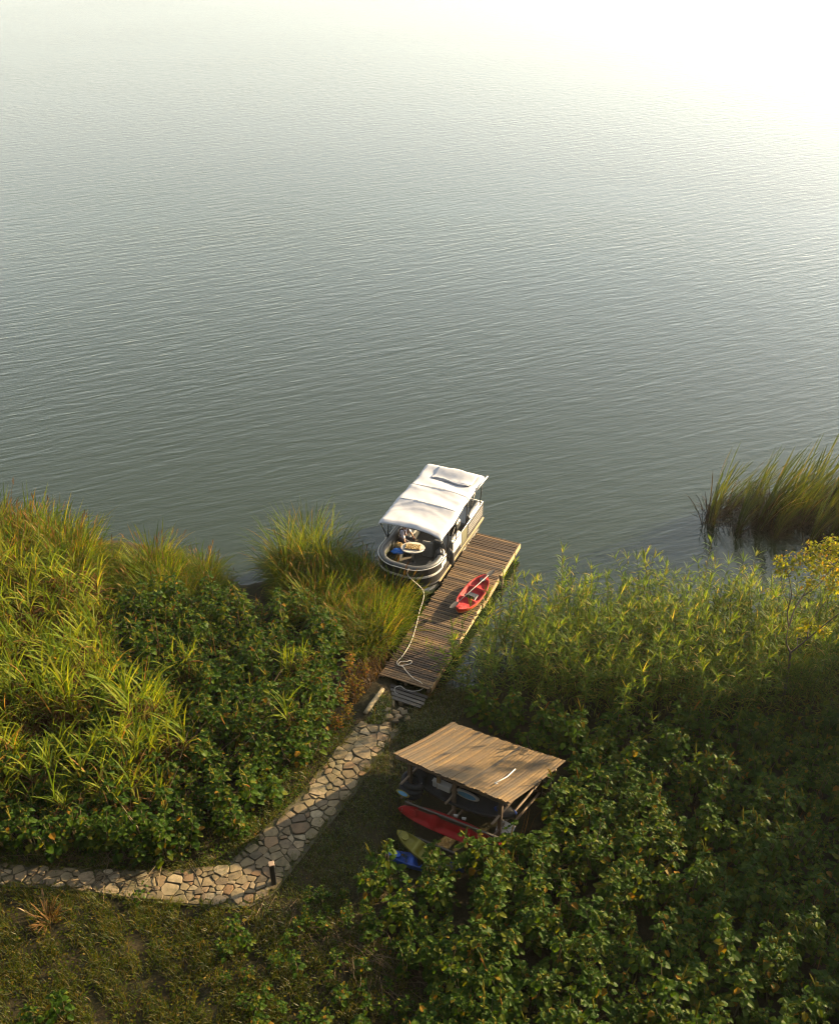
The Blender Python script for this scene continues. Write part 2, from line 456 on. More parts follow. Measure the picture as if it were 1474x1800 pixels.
M['shirt'] = plain('lavender_shirt', (0.27, 0.265, 0.33), 0.85, 0, 0.08, 9)
M['vest'] = plain('dark_vest', (0.05, 0.022, 0.016), 0.7)
M['trousers'] = plain('dark_trousers', (0.035, 0.035, 0.045), 0.85)
M['bluecloth'] = plain('blue_cloth', (0.01, 0.08, 0.30), 0.8, 0, 0.3, 9)
M['tan'] = plain('tan_cloth', (0.18, 0.12, 0.045), 0.85)
M['food1'] = plain('food_cream', (0.26, 0.21, 0.11), 0.7)
M['food2'] = plain('food_dark', (0.10, 0.06, 0.035), 0.7)
M['greybark'] = plain('pale_log', (0.13, 0.105, 0.06), 0.9, 0, 0.25, 5, 0.012)

# ------------------------------------------------------------------ setting: ground and water
xs = np.concatenate([np.linspace(-90, -22, 36), np.linspace(-20, 20, 161), np.linspace(22, 90, 36)])
ys = np.concatenate([np.linspace(-60, -2, 16), np.linspace(-1, 6, 15), np.linspace(7, 36, 146), np.linspace(38, 60, 10)])
X, Y = np.meshgrid(xs, ys, indexing='ij')
Z = ground_z(X, Y) + 0.02 * RNG.standard_normal(X.shape) * (np.abs(X) < 21)
tag(MB().grid(np.stack([X, Y, Z], -1)).build('ground', M['ground'], None, True), kind='structure')
tag(MB().add([(-1800, -90, 0), (1800, -90, 0), (1800, 2600, 0), (-1800, 2600, 0)], [(0, 1, 2, 3)]).build('lake_water', M['water']), kind='structure')

HAZE = 0.00012
hm = bpy.data.materials.new('lake_haze'); hm.use_nodes = True
hm.node_tree.nodes.clear()
hv_ = hm.node_tree.nodes.new('ShaderNodeVolumePrincipled'); ho_ = hm.node_tree.nodes.new('ShaderNodeOutputMaterial')
hv_.inputs['Color'].default_value = (0.90, 0.95, 0.93, 1); hv_.inputs['Density'].default_value = HAZE; hv_.inputs['Anisotropy'].default_value = 0.55
hm.node_tree.links.new(hv_.outputs[0], ho_.inputs['Volume'])
tag(MB().box((0, 1250, 10.6), (3800, 2900, 28.4)).build('haze', hm), kind='stuff')

# ------------------------------------------------------------------ stone path
LEFT_E = [(628, 1276), (586, 1326), (522, 1408), (452, 1474), (404, 1522), (310, 1532), (210, 1532), (100, 1526), (-120, 1512)]
RIGHT_E = [(702, 1284), (664, 1332), (620, 1398), (552, 1478), (476, 1574), (430, 1596), (240, 1582), (130, 1566), (-120, 1552)]
LW = np.array([at(*q)[:2] for q in LEFT_E]); RW = np.array([at(*q)[:2] for q in RIGHT_E])
def resample(P, n):
    d = np.concatenate([[0], np.cumsum(np.linalg.norm(np.diff(P, axis=0), axis=1))])
    t = np.linspace(0, d[-1], n)
    return np.stack([np.interp(t, d, P[:, i]) for i in range(P.shape[1])], 1)
def strip_param(P, n):       # keep both edges in step: resample every segment alike
    return np.concatenate([P[i] + (P[i + 1] - P[i]) * np.linspace(0, 1, n, endpoint=False)[:, None] for i in range(len(P) - 1)] + [P[-1:]])
L2, R2 = strip_param(LW, 5), strip_param(RW, 5)
G = np.zeros((len(L2), 6, 3))
for j, t in enumerate(np.linspace(-0.04, 1.04, 6)):
    G[:, j, :2] = L2 * (1 - t) + R2 * t
G[:, :, 2] = ground_z(G[:, :, 0], G[:, :, 1]) + 0.045
path = tag(MB().grid(G).build('path', M['mortar'], None, True), kind='structure')
path_poly = np.concatenate([LW, RW[::-1]])

def clip(poly, n, c):        # keep the side where n.p <= c
    out = []
    for i in range(len(poly)):
        a, b = poly[i], poly[(i + 1) % len(poly)]
        da, db = a @ n - c, b @ n - c
        if da <= 0: out.append(a)
        if da * db < 0: out.append(a + (b - a) * da / (da - db))
    return out
def chaikin(P):
    P = np.array(P); Q = np.roll(P, -1, 0)
    return np.stack([P * 0.88 + Q * 0.12, P * 0.12 + Q * 0.88], 1).reshape(-1, 2)
seeds, rad = [], []
lo, hi = path_poly.min(0) - 0.5, path_poly.max(0) + 0.5
for k in range(90000):
    p = lo + (hi - lo) * RNG.random(2)
    big = 0.225 if p[1] > 17 else 0.185
    r = RNG.choice([0.6, 0.85, 1.0, 1.25], p=[0.2, 0.3, 0.3, 0.2]) * big
    ok = True
    for q, s in zip(seeds, rad):
        d = p - q
        if abs(d[0]) < 0.9 and math.hypot(d[0] * 0.86, d[1] * 1.18) < (r + s) * 0.62: ok = False; break
    if ok: seeds.append(p); rad.append(r)
    if len(seeds) > 1500: break
seeds = np.array(seeds); rad = np.array(rad)
ins = in_poly(seeds, path_poly)
def seg_clip(poly, c, E, side):
    A, B = E[:-1], E[1:]
    t = np.clip(((c - A) * (B - A)).sum(1) / ((B - A) ** 2).sum(1), 0, 1)
    k = np.argmin(np.linalg.norm(A + (B - A) * t[:, None] - c, axis=1))
    d = B[k] - A[k]; n = np.array([-d[1], d[0]]) / np.linalg.norm(d)
    if (c - A[k]) @ n > 0: n = -n
    return clip(poly, n, A[k] @ n)
n_st = 0
for i in np.where(ins)[0]:
    c = seeds[i]
    near = np.where((np.abs(seeds - c).max(1) < 1.6))[0]
    poly = [c + np.array(q) for q in ((-.8, -.8), (.8, -.8), (.8, .8), (-.8, .8))]
    for j in near:
        if j == i: continue
        d = seeds[j] - c; L_ = np.linalg.norm(d)
        w = 0.5 + 0.5 * (rad[i] ** 2 - rad[j] ** 2) / L_ ** 2
        n = d / L_
        poly = clip(poly, n, c @ n + w * L_)
        if len(poly) < 3: break
    if len(poly) < 3: continue
    poly = seg_clip(poly, c, LW, 0)
    if len(poly) >= 3: poly = seg_clip(poly, c, RW, 1)
    if len(poly) < 3: continue
    P = np.array(poly); cc = P.mean(0)
    r = np.linalg.norm(P - cc, axis=1)
    if r.max() < 0.09 or r.mean() < 0.06: continue
    P = cc + (P - cc) * np.maximum(1 - RNG.uniform(.008, .024) / r, 0.5)[:, None]
    P += RNG.normal(0, 0.018, P.shape)
    P = chaikin(P); m_ = len(P)
    zt = 0.085 + RNG.uniform(-0.012, 0.016); tilt = RNG.normal(0, 0.03, 2)
    gz = ground_z(P[:, 0], P[:, 1])
    def ring(s, z):
        Q = cc + (P - cc) * s
        return np.column_stack([Q - cc, ground_z(Q[:, 0], Q[:, 1]) + z + ((Q - cc) * tilt).sum(1) - 0.0])
    V = np.concatenate([ring(1, 0.0), ring(1, zt - 0.018), ring(0.93, zt), [[0, 0, float(ground_z(*cc)) + zt + 0.006]]])
    F = []
    for k in range(m_):
        k2 = (k + 1) % m_
        F += [(k, k2, m_ + k2), (k, m_ + k2, m_ + k), (m_ + k, m_ + k2, 2 * m_ + k2), (m_ + k, 2 * m_ + k2, 2 * m_ + k), (2 * m_ + k, 2 * m_ + k2, 3 * m_)]
    st = MB().add(V, F).build('flagstone', M['stone'], path)
    st.location = (cc[0], cc[1], 0)
    n_st += 1
print('flagstones', n_st)

# ------------------------------------------------------------------ dock
YAW = math.radians(23.9)
AX = np.array([math.sin(YAW), math.cos(YAW)]); CX = np.array([math.cos(YAW), -math.sin(YAW)])
D0 = np.array([-1.31, 23.47]); DW, DL, DZ = 1.80, 8.82, 0.56
def dock_w(l, s, z=0.0): 
    p = D0 + CX * l + AX * s
    return np.array([p[0], p[1], z])
dock = thing('dock', 'weathered brown plank dock running out into the lake beside the pontoon boat', 'dock', (*D0, 0), -YAW)
s = 0.0; k = 0
while s < DL - 0.04:
    w = random.uniform(0.085, 0.115)
    ext = 0.0
    L_ = DW + random.uniform(-0.02, 0.05)
    if 5.0 < s < 5.25: L_ -= 0.1
    o = MB().box((0, 0, 0), (L_, w - random.choice((.012, .014, .018, .024)), 0.038), bev=0.005).build('plank', M['deck'], dock)
    o.location = (DW / 2 + random.uniform(-0.03, 0.03), s + w / 2, DZ - 0.019 + random.uniform(-0.006, 0.006))
    o.rotation_euler = (random.uniform(-.03, .03), random.uniform(-.009, .009), random.uniform(-.012, .012))
    s += w; k += 1
for y0, y1, x in ((6.62, 8.84, DW + 0.045), (4.75, 6.5, DW + 0.03), (2.6, 4.7, DW - 0.02), (0.1, 2.5, DW + 0.0)):
    o = MB().box((0, 0, 0), (0.045, y1 - y0, 0.2), bev=0.006).build('fascia_board', M['fascia'], dock)
    o.location = (x, (y0 + y1) / 2, DZ - 0.11); o.rotation_euler = (random.uniform(-.01, .01), 0, random.uniform(-.012, .012))
for x in (0.06, DW / 2, DW - 0.09):
    o = MB().box((0, DL / 2, DZ - 0.13), (0.07, DL - 0.1, 0.16)).build('joist', M['post'], dock)
    o.location.x = x
for yy in (0.5, 2.6, 4.7, 6.6, 8.6):
    for x in (0.16, DW - 0.2):
        o = MB().tube([(0, 0, -1.6), (0, 0, DZ - 0.045)], 0.075, 8).build('piling', M['post'], dock, True)
        o.location = (x, yy, 0)
o = MB().tube([(0, 0, -1.2), (0.02, 0, DZ + 0.25)], 0.045, 8).build('piling', M['post'], dock, True)
o.location = (DW + 0.11, 6.55, -0.2)
o = MB().box((0, 0, 0), (DW + 0.04, 0.05, 0.2), bev=0.006).build('fascia_board', M['deck'], dock); o.location = (DW / 2, DL + 0.03, DZ - 0.11)
for j in range(4):
    o = MB().box((0, 0, 0), (DW - 0.06 + random.uniform(-.05, .05), 0.125, 0.04), bev=0.006).build('step_plank', M['deckgrey'], dock)
    o.location = (DW / 2 - 0.02, -0.13 - 0.14 * j, 0.33 - 0.02 * j); o.rotation_euler.z = random.uniform(-.015, .015)

# ------------------------------------------------------------------ pontoon boat
BO = CX * -13.40 + AX * 25.62
boat = thing('pontoon_boat', 'black and white pontoon boat under a white canvas canopy moored at the dock', 'boat', (*BO, 0), -YAW)
BW, BL = 2.5, 5.35
def arc(cx, cy, r, a0, a1, n=9):
    return [(cx + r * math.cos(t), cy + r * math.sin(t)) for t in np.linspace(a0, a1, n)]
RB = 1.0
ucurve = [(0, BL)] + [(0, y) for y in np.linspace(BL - 0.3, RB + 0.05, 8)] + arc(RB, RB, RB, PI, 1.5 * PI, 12) + arc(BW - RB, RB, RB, 1.5 * PI, 2 * PI, 12)
front_curve = ucurve + [(BW, RB + 0.15)]
full_curve = ucurve + [(BW, y) for y in np.linspace(RB + 0.2, BL, 10)]
DKZ = 0.52
# deck
P = np.array(full_curve); n = len(P)
mb = MB()
mb.add(np.column_stack([P, np.full(n, DKZ)]), [(0, i, i + 1) for i in range(1, n - 1)])
mb.build('deck', M['carpet'], boat)
MB().sweep(full_curve, [(-0.015, DKZ - 0.11), (-0.03, DKZ - 0.09), (-0.03, DKZ - 0.01), (-0.015, DKZ + 0.01), (0.03, DKZ + 0.012), (0.03, DKZ - 0.11)]).build('deck_edge', M['black'], boat, False)
for x in (0.42, BW - 0.42):
    pts = [(x, 0.16, 0.28), (x, 0.34, 0.20), (x, 0.6, 0.12), (x, 1.0, 0.10), (x, BL - 0.2, 0.10), (x, BL + 0.15, 0.12)]
    MB().tube(pts, [0.03, 0.18, 0.28, 0.31, 0.31, 0.27], 18).build('pontoon', M['alu'], boat, True)
for y in np.linspace(0.8, BL - 0.3, 8):
    MB().box((BW / 2, y, DKZ - 0.14), (BW - 0.2, 0.05, 0.06)).build('cross_beam', M['alu'], boat)
# bow fence: black skin, white stripe, rails
FZ0, FZ1 = DKZ + 0.05, DKZ + 0.72
MB().sweep(front_curve, [(0.0, FZ0), (0.0, FZ1), (0.03, FZ1), (0.03, FZ0)]).build('bow_fence', M['black'], boat, False)
MB().sweep(front_curve, [(-0.012, 0.86), (-0.016, 0.90), (-0.012, 0.955), (0.0, 0.955), (0.0, 0.86)]).build('white_stripe', M['white'], boat, False)
def rail(pts, name='rail', r=0.018, mat='alu'):
    return MB().tube(pts, r, 8).build(name, M[mat], boat, True)
rail([(x, y, FZ1 + 0.02) for x, y in front_curve])
# cushions round the bow: grey U shaped couch back and seat
inner = [(0.0, 3.2), (0.0, 2.2), (0.0, 1.4), (0, RB + .1)] + arc(RB, RB, RB, PI, 1.5 * PI, 10) + arc(BW - RB, RB, RB, 1.5 * PI, 2 * PI, 10) + [(BW, RB + 0.25)]
MB().sweep(inner, [(0.04, FZ1 - 0.30), (0.035, FZ1 + 0.0), (0.07, FZ1 + 0.07), (0.15, FZ1 + 0.09), (0.24, FZ1 + 0.05), (0.27, FZ1 - 0.04), (0.29, FZ1 - 0.30)]).build('couch_back', M['vinyl'], boat, True)
left_in = [(0.0, 3.2), (0.0, 2.2), (0.0, 1.4), (0, RB + .25)]
MB().sweep(left_in, [(0.1, DKZ + 0.01), (0.1, DKZ + 0.42), (0.62, DKZ + 0.44), (0.68, DKZ + 0.40), (0.66, DKZ + 0.01)]).build('couch_seat', M['vinyl'], boat, False)
MB().box((BW - 0.36, 1.02, DKZ + 0.22), (0.5, 0.5, 0.42), bev=0.04).build('couch_seat', M['vinyl'], boat)
# side panels on the dock side
def side(y0, y1, z0, z1, mat, name, x=BW - 0.014, t=0.03, bev=0.006):
    return MB().box((x, (y0 + y1) / 2, (z0 + z1) / 2), (t, y1 - y0, z1 - z0), bev=bev).build(name, M[mat], boat)
side(0.95, 1.48, FZ0, FZ1, 'black', 'side_panel')
side(1.0, 1.44, 0.92, 1.14, 'white', 'trim_strip', BW + 0.008, 0.012, 0)
side(2.15, 3.02, FZ0, FZ1, 'white', 'side_panel')
side(3.06, 3.62, FZ0, FZ1 + 0.02, 'olive', 'side_panel', BW - 0.012)
side(3.66, BL - 0.02, FZ0, FZ1, 'black', 'side_panel')
for z in (0.70, 0.82, 0.94, 1.06):
    side(3.72, BL - 0.06, z, z + 0.022, 'alu', 'trim_strip', BW + 0.008, 0.012, 0)
side(2.22, 2.95, 0.60, 0.78, 'black', 'trim_strip', BW + 0.008, 0.012, 0)
rail([(BW - 0.014, 0.95, FZ1 + 0.02), (BW - 0.014, 1.48, FZ1 + 0.02), (BW - 0.014, 1.48, FZ0)])
rail([(BW - 0.014, 2.15, FZ0), (BW - 0.014, 2.15, FZ1 + 0.02), (BW - 0.014, BL, FZ1 + 0.02), (BW - 0.014, BL, FZ0)])
MB().box((BW + 0.035, BL / 2 + 0.35, DKZ - 0.03), (0.07, BL - 0.7, 0.07), bev=0.015).build('rub_rail', M['fascia'], boat)
MB().box((BW + 0.02, BL / 2 + 0.35, DKZ - 0.13), (0.04, BL - 0.7, 0.10), bev=0.01).build('skirt', M['black'], boat)
MB().sweep([(BW - 0.03, BL - 0.02), (1.6, BL - 0.02), (0.9, BL - 0.02), (0.03, BL - 0.02)], [(0.0, FZ0), (0.0, FZ1), (0.03, FZ1), (0.03, FZ0)]).build('stern_fence', M['white'], boat)
rail([(0.0, BL, FZ1 + 0.02), (BW, BL, FZ1 + 0.02)])
# starboard lounges, stern lounge, helm
MB().box((BW - 0.40, 2.62, DKZ + 0.22), (0.66, 0.86, 0.42), bev=0.05).build('lounge_seat', M['lightvinyl'], boat)
MB().box((BW - 0.13, 2.62, DKZ + 0.60), (0.18, 0.86, 0.40), bev=0.06).build('lounge_back', M['lightvinyl'], boat)
MB().box((BW - 0.42, 4.62, DKZ + 0.22), (0.7, 1.25, 0.42), bev=0.05).build('lounge_seat', M['lightvinyl'], boat)
MB().box((BW - 0.14, 4.62, DKZ + 0.60), (0.2, 1.25, 0.42), bev=0.06).build('lounge_back', M['lightvinyl'], boat)
MB().box((0.45, 4.5, DKZ + 0.22), (0.7, 1.5, 0.42), bev=0.05).build('lounge_seat', M['vinyl'], boat)
helm = MB().box((BW - 0.62, 3.42, DKZ + 0.46), (0.66, 0.5, 0.9), bev=0.06, rx=0.0).build('helm_console', M['vinyl'], boat)
MB().box((BW - 0.62, 3.30, DKZ + 1.06), (0.62, 0.02, 0.32), rx=-0.4).build('windscreen', M['olive'], helm)
ring_pts = [(BW - 0.62 + 0.17 * math.cos(t), 3.74 + 0.05 * math.sin(t), DKZ + 0.86 + 0.16 * math.sin(t)) for t in np.linspace(0, 2 * PI, 19)]
MB().tube(ring_pts, 0.014, 6).build('steering_wheel', M['black'], helm, True)
seat = MB().box((BW - 1.0, 4.15, DKZ + 0.5), (0.5, 0.48, 0.14), bev=0.05).build('captain_chair', M['lightvinyl'], boat)
MB().box((BW - 1.0, 4.40, DKZ + 0.82), (0.5, 0.12, 0.55), bev=0.05).build('chair_back', M['lightvinyl'], seat)
MB().tube([(BW - 1.0, 4.15, DKZ), (BW - 1.0, 4.15, DKZ + 0.44)], 0.05, 10).build('pedestal', M['alu'], seat, True)
MB().box((1.52, 1.95, DKZ + 0.36), (0.42, 0.12, 0.72), bev=0.04, rz=0.1).build('seat_divider', M['lightvinyl'], boat)
MB().box((1.92, 2.05, DKZ + 0.42), (0.36, 0.2, 0.8), bev=0.05).build('cabinet', M['vinyl'], boat)
# oval table
TX, TY, TZ = 1.14, 1.42, 1.20
table = MB().tube([(TX, TY, DKZ), (TX, TY, TZ - 0.05)], 0.04, 10).build('table', M['alu'], boat, True)
def ellipse_slab(mb, cx, cy, z, a, b, t, rot=0.0, n=28, dome=0.0):
    th = np.linspace(0, 2 * PI, n, endpoint=False)
    E = np.stack([a * np.cos(th), b * np.sin(th)], 1)
    R = np.array([[math.cos(rot), -math.sin(rot)], [math.sin(rot), math.cos(rot)]]); E = E @ R.T
    rings = []
    for sc, zz in ((0.96, z - t), (1.0, z - t * 0.6), (1.0, z - t * 0.3), (0.97, z)):
        rings.append(np.column_stack([cx + E[:, 0] * sc, cy + E[:, 1] * sc, np.full(n, zz)]))
    V = np.concatenate(rings + [[[cx, cy, z + dome]], [[cx, cy, z - t]]])
    F = []
    for r in range(3):
        for i in range(n):
            i2 = (i + 1) % n
            F += [(r * n + i, r * n + i2, (r + 1) * n + i2), (r * n + i, (r + 1) * n + i2, (r + 1) * n + i)]
    F += [(3 * n + i, 3 * n + (i + 1) % n, 4 * n) for i in range(n)] + [((i + 1) % n, i, 4 * n + 1) for i in range(n)]
    return mb.add(V, F)
ellipse_slab(MB(), TX, TY, TZ, 0.46, 0.36, 0.05, 0.35).build('tabletop', M['white'], table)
# outboard motor
mot = MB().box((BW / 2, BL + 0.28, 0.95), (0.36, 0.5, 0.42), bev=0.1).build('outboard_motor', M['darkplastic'], boat)
MB().box((BW / 2, BL + 0.24, 0.42), (0.14, 0.2, 0.9), bev=0.03).build('motor_leg', M['darkplastic'], mot)
# canopy: canvas stretched over three bows, sagging and creased
CW, CL = 2.58, 4.4
C0x, C0y = -0.03, 0.92
nu, nv = 34, 60
u = np.linspace(0, 1, nu); v = np.linspace(0, 1, nv)
U, V_ = np.meshgrid(u, v, indexing='ij')
BOWS = [0.0, 0.36, 0.62, 1.0]
def canopy_z(U, V_):
    z = 2.46 + 0.10 * np.sin(PI * U) ** 0.8
    sag = np.zeros_like(z)
    for a, b in zip(BOWS[:-1], BOWS[1:]):
        t = np.clip((V_ - a) / (b - a), 0, 1)
        sag += np.where((V_ >= a) & (V_ <= b), np.sin(PI * t) ** 1.0, 0) * 0.085
    z -= sag * (0.35 + 0.65 * np.sin(PI * U))
    z += 0.07 * np.exp(-((V_ - 0.47) / 0.12) ** 2)
    z += 0.012 * np.sin(23 * V_ + 4 * U) * np.sin(5 * U + 2) + 0.010 * np.sin(9 * U + 31 * V_ + 1.3)
    z += -0.07 * np.exp(-((V_ - 0.84) / 0.07) ** 2) * np.exp(-((U - 0.55) / 0.25) ** 2)
    crease = np.abs((V_ - 0.30) - 0.35 * (U - 0.15)); z += 0.03 * np.exp(-(crease / 0.012) ** 2) * (U < 0.42)
    crease = np.abs((V_ - 0.55) + 0.10 * (U - 0.5) + .012 * np.sin(9 * U)); z += 0.022 * np.exp(-(crease / 0.02) ** 2)
    crease = np.abs((V_ - 0.68) + 0.06 * (U - 0.5) + .01 * np.sin(13 * U)); z += 0.012 * np.exp(-(crease / 0.018) ** 2) * (U > .3)
    crease = np.abs((V_ - 0.17) - 0.12 * np.sin(3 * U)); z += 0.018 * np.exp(-(crease / 0.012) ** 2)
    z += 0.003 * np.sin(47 * U + 9 * V_) * np.sin(38 * V_ - 6 * U) + 0.006 * np.sin(26 * U - 14 * V_) * np.exp(-((V_ - .05) / .10) ** 2)
    z += -0.10 * np.exp(-(V_ / 0.025) ** 2) - 0.04 * np.exp(-((1 - V_) / 0.02) ** 2)
    z -= 0.09 * np.exp(-(U / 0.025) ** 2) + 0.10 * np.exp(-((1 - U) / 0.025) ** 2)
    return z
edge = 0.035 * np.sin(7 * V_) * (np.abs(U - 0.5) * 2) ** 3
Xc = C0x + U * CW + edge * np.sign(U - 0.5)
Yc = C0y + V_ * CL + 0.09 * (2 * np.abs(U - 0.5)) ** 2 * np.where(V_ < 0.5, -1, 1) * np.abs(V_ - 0.5) * 2 - 0.0
Zc = canopy_z(U, V_)
canopy = MB().grid(np.stack([Xc, Yc, Zc], -1)).build('canopy', M['canvas'], boat, True)
sol = canopy.modifiers.new('thickness', 'SOLIDIFY'); sol.thickness = 0.012; sol.offset = -1
# folded second sheet lying at the stern end of the canopy
uu = np.linspace(0.24, 0.90, 22); vv = np.linspace(0.80, 0.985, 14)
U2, V2 = np.meshgrid(uu, vv, indexing='ij')
Z2 = canopy_z(U2, V2) + 0.035 + 0.03 * np.abs(np.sin(17 * U2 + 9 * V2)) * np.exp(-((V2 - 0.82) / 0.03) ** 2) + 0.02 * np.sin(11 * V2 + 6 * U2)
o = MB().grid(np.stack([C0x + U2 * CW, C0y + V2 * CL + 0.03 * np.sin(14 * U2), Z2], -1)).build('canopy_flap', M['canvas'], boat, True)
sol = o.modifiers.new('thickness', 'SOLIDIFY'); sol.thickness = 0.012
o = MB().tube([(C0x + (0.27 + 0.6 * t) * CW, C0y + CL * (0.80 + 0.02 * math.sin(6 * t)), float(canopy_z(np.array(0.27 + 0.6 * t), np.array(0.80))) + 0.05) for t in np.linspace(0, 1, 12)], [0.02, .05, .04, .055, .045, .05, .04, .05, .045, .05, .04, .02], 8).build('canopy_roll', M['canvas'], boat, True)
for v_ in (0.005, .36, .62, .995):
    MB().tube([(C0x + q * CW, C0y + v_ * CL, float(canopy_z(np.array(q), np.array(v_))) + .006) for q in np.linspace(.02, .98, 24)], .008, 5).build('canopy_seam', M['canvas'], boat, True)
# bimini frame
for x in (0.02, BW - 0.02):
    for y_, z_, y2 in ((C0y + 0.02, 2.36, 1.55), (C0y + 0.85, 2.40, 1.55), (C0y + 1.6, 2.44, 2.45), (C0y + 2.7, 2.44, 3.5), (C0y + 3.6, 2.42, 3.5), (C0y + 4.3, 2.38, 5.0)):
        MB().tube([(x, y_, z_), (x, y2, FZ1)], 0.02, 7).build('canopy_pole', M['blackmetal'], boat, True)
    MB().tube([(x, C0y + 1.4, 1.95), (x, 1.62, 1.28)], 0.014, 6).build('canopy_brace', M['blackmetal'], boat, True)
for y_, z_ in ((C0y + 0.04, 2.40), (C0y + 1.6, 2.49), (C0y + 2.72, 2.49), (C0y + 4.36, 2.42)):
    MB().tube([(0.02, y_, z_ - 0.06), (0.4, y_, z_ - 0.0), (1.25, y_, z_ + 0.015), (2.1, y_, z_ - 0.0), (BW - 0.02, y_, z_ - 0.06)], 0.018, 7).build('canopy_bow', M['blackmetal'], boat, True)
MB().tube([(BW + 0.02, C0y + 3.4, 2.36), (BW + 0.08, C0y + 4.6, 2.40)], 0.03, 8).build('canopy_side_rod', M['white'], boat, True)

def bw(x, y, z):           # boat frame to world
    p = BO + CX * x + AX * y
    return (float(p[0]), float(p[1]), z)
# things carried on the boat
tray = thing('food_tray', 'tray of cream and brown snacks on the white oval boat table', 'tray', bw(TX, TY, TZ + 0.005), -YAW + 0.25)
MB().box((0, 0, 0.012), (0.58, 0.36, 0.022), bev=0.008).build('tray_base', M['food2'], tray)
mbA, mbB = MB(), MB()
for i in range(8):
    for j in range(5):
        c_ = (-0.25 + 0.071 * i + random.uniform(-.012, .012), -0.14 + 0.07 * j + random.uniform(-.012, .012), 0.038)
        (mbA if (i * 3 + j * 2 + random.randint(0, 1)) % 3 else mbB).box(c_, (0.045, 0.045, 0.03), rz=random.uniform(0, 1.5), bev=0.008)
tag(mbA.build('snacks', M['food1'], tray), kind='stuff'); tag(mbB.build('dark_snacks', M['tan'], tray), kind='stuff')

def lumpy(mb, c, s, n=10, amp=0.12, seed=1):
    r = np.random.default_rng(seed)
    th = np.linspace(0, PI, n); ph = np.linspace(0, 2 * PI, 2 * n)
    T, Pn = np.meshgrid(th, ph, indexing='ij')
    R = 1 + amp * np.sin(3 * Pn + r.uniform(0, 6)) * np.sin(2 * T + r.uniform(0, 6)) + amp * 0.6 * np.sin(5 * Pn + 4 * T + r.uniform(0, 6)) * np.sin(T)
    G_ = np.stack([R * np.sin(T) * np.cos(Pn) * s[0] + c[0], R * np.sin(T) * np.sin(Pn) * s[1] + c[1], R * np.cos(T) * s[2] + c[2]], -1)
    return mb.grid(G_)
o = lumpy(MB(), (0, 0, 0.10), (0.22, 0.16, 0.10), 12, 0.2, 3).build('blue_cloth', M['bluecloth'], None, True)
o.location = bw(0.62, 1.16, DKZ + 0.42); tag(o, 'crumpled bright blue cloth on the port couch near the bow', 'cloth')
o = lumpy(MB(), (0, 0, 0.11), (0.17, 0.14, 0.12), 12, 0.12, 8).build('tan_bag', M['tan'], None, True)
o.location = bw(0.50, 1.50, DKZ + 0.43); tag(o, 'small tan bag on the couch between blue cloth and seated person', 'bag')
f_ = thing('boat_fender', 'black cylindrical fender hanging in the open gate on the dock side of the boat', 'fender', bw(BW + 0.09, 1.78, 0.7), -YAW)
MB().tube([(0, 0, -0.12), (0, 0, -0.06), (0, 0, 0.0), (0, 0, 0.42), (0, 0, 0.48), (0, 0, 0.53)], [0.03, 0.09, 0.11, 0.11, 0.09, 0.03], 12).build('fender_body', M['darkplastic'], f_, True)
MB().tube([(0, 0, 0.5), (-0.08, 0.02, 0.62)], 0.01, 6).build('fender_line', M['rope'], f_, True)
o = lumpy(MB(), (0, 0, 0.3), (0.22, 0.28, 0.34), 12, 0.14, 5).build('black_duffel', M['darkplastic'], None, True)
o.location = bw(BW - 0.36, 1.80, DKZ); tag(o, 'large black duffel bag standing in the gateway on the dock side', 'bag')

# ------------------------------------------------------------------ seated person
def skin_mesh(name, joints, edges, radii, mat, levels=2):
    me = bpy.data.meshes.new(name); me.from_pydata(joints, edges, [])
    ob = bpy.data.objects.new(name, me); COL.objects.link(ob)
    sk = ob.modifiers.new('skin', 'SKIN'); ss = ob.modifiers.new('sub', 'SUBSURF'); ss.levels = levels; ss.render_levels = levels
    for i, r in enumerate(radii):
        r = r if isinstance(r, tuple) else (r, r)
        me.skin_vertices[0].data[i].radius = r
        me.skin_vertices[0].data[i].use_root = (i == 0)
    dg = bpy.context.evaluated_depsgraph_get(); dg.update()
    nm = bpy.data.meshes.new_from_object(ob.evaluated_get(dg))
    bpy.data.objects.remove(ob); nm.name = name
    nm.materials.clear(); nm.materials.append(mat)
    for p in nm.polygons: p.use_smooth = True
    return nm
# frame: +x is where the person faces, z=0 seat height
J = [(0, 0, .08), (.02, 0, .22), (.07, 0, .38), (.10, 0, .50), (.12, 0, .585), (.16, 0, .66),        # pelvis..neck..head base
     (.11, .17, .50), (.24, .25, .27), (.42, .16, .17),                                                # left arm
     (.11, -.17, .50), (.26, -.27, .27), (.40, -.34, .08),                                             # right arm
     (.05, .09, .06), (.45, .12, .08), (.47, .12, -.34), (.60, .12, -.40),                            # left leg
     (.05, -.09, .06), (.45, -.14, .08), (.46, -.15, -.34), (.59, -.15, -.40)]
E_ = [(0, 1), (1, 2), (2, 3), (3, 4), (4, 5), (3, 6), (6, 7), (7, 8), (3, 9), (9, 10), (10, 11), (0, 12), (12, 13), (13, 14), (14, 15), (0, 16), (16, 17), (17, 18), (18, 19)]
R_ = [(.13, .11), (.125, .10), (.14, .11), (.11, .09), .05, .055, .055, .042, .03, .055, .042, .03, .085, .06, .045, .04, .085, .06, .045, .04]
person = link('person', skin_mesh('person', J, E_, R_, M['skin']))
person.location = bw(0.42, 2.02, DKZ + 0.44); person.rotation_euler = (0, 0, -YAW - 0.15)
tag(person, 'seated person in pale lavender shirt and dark vest straps leaning towards the table', 'person')
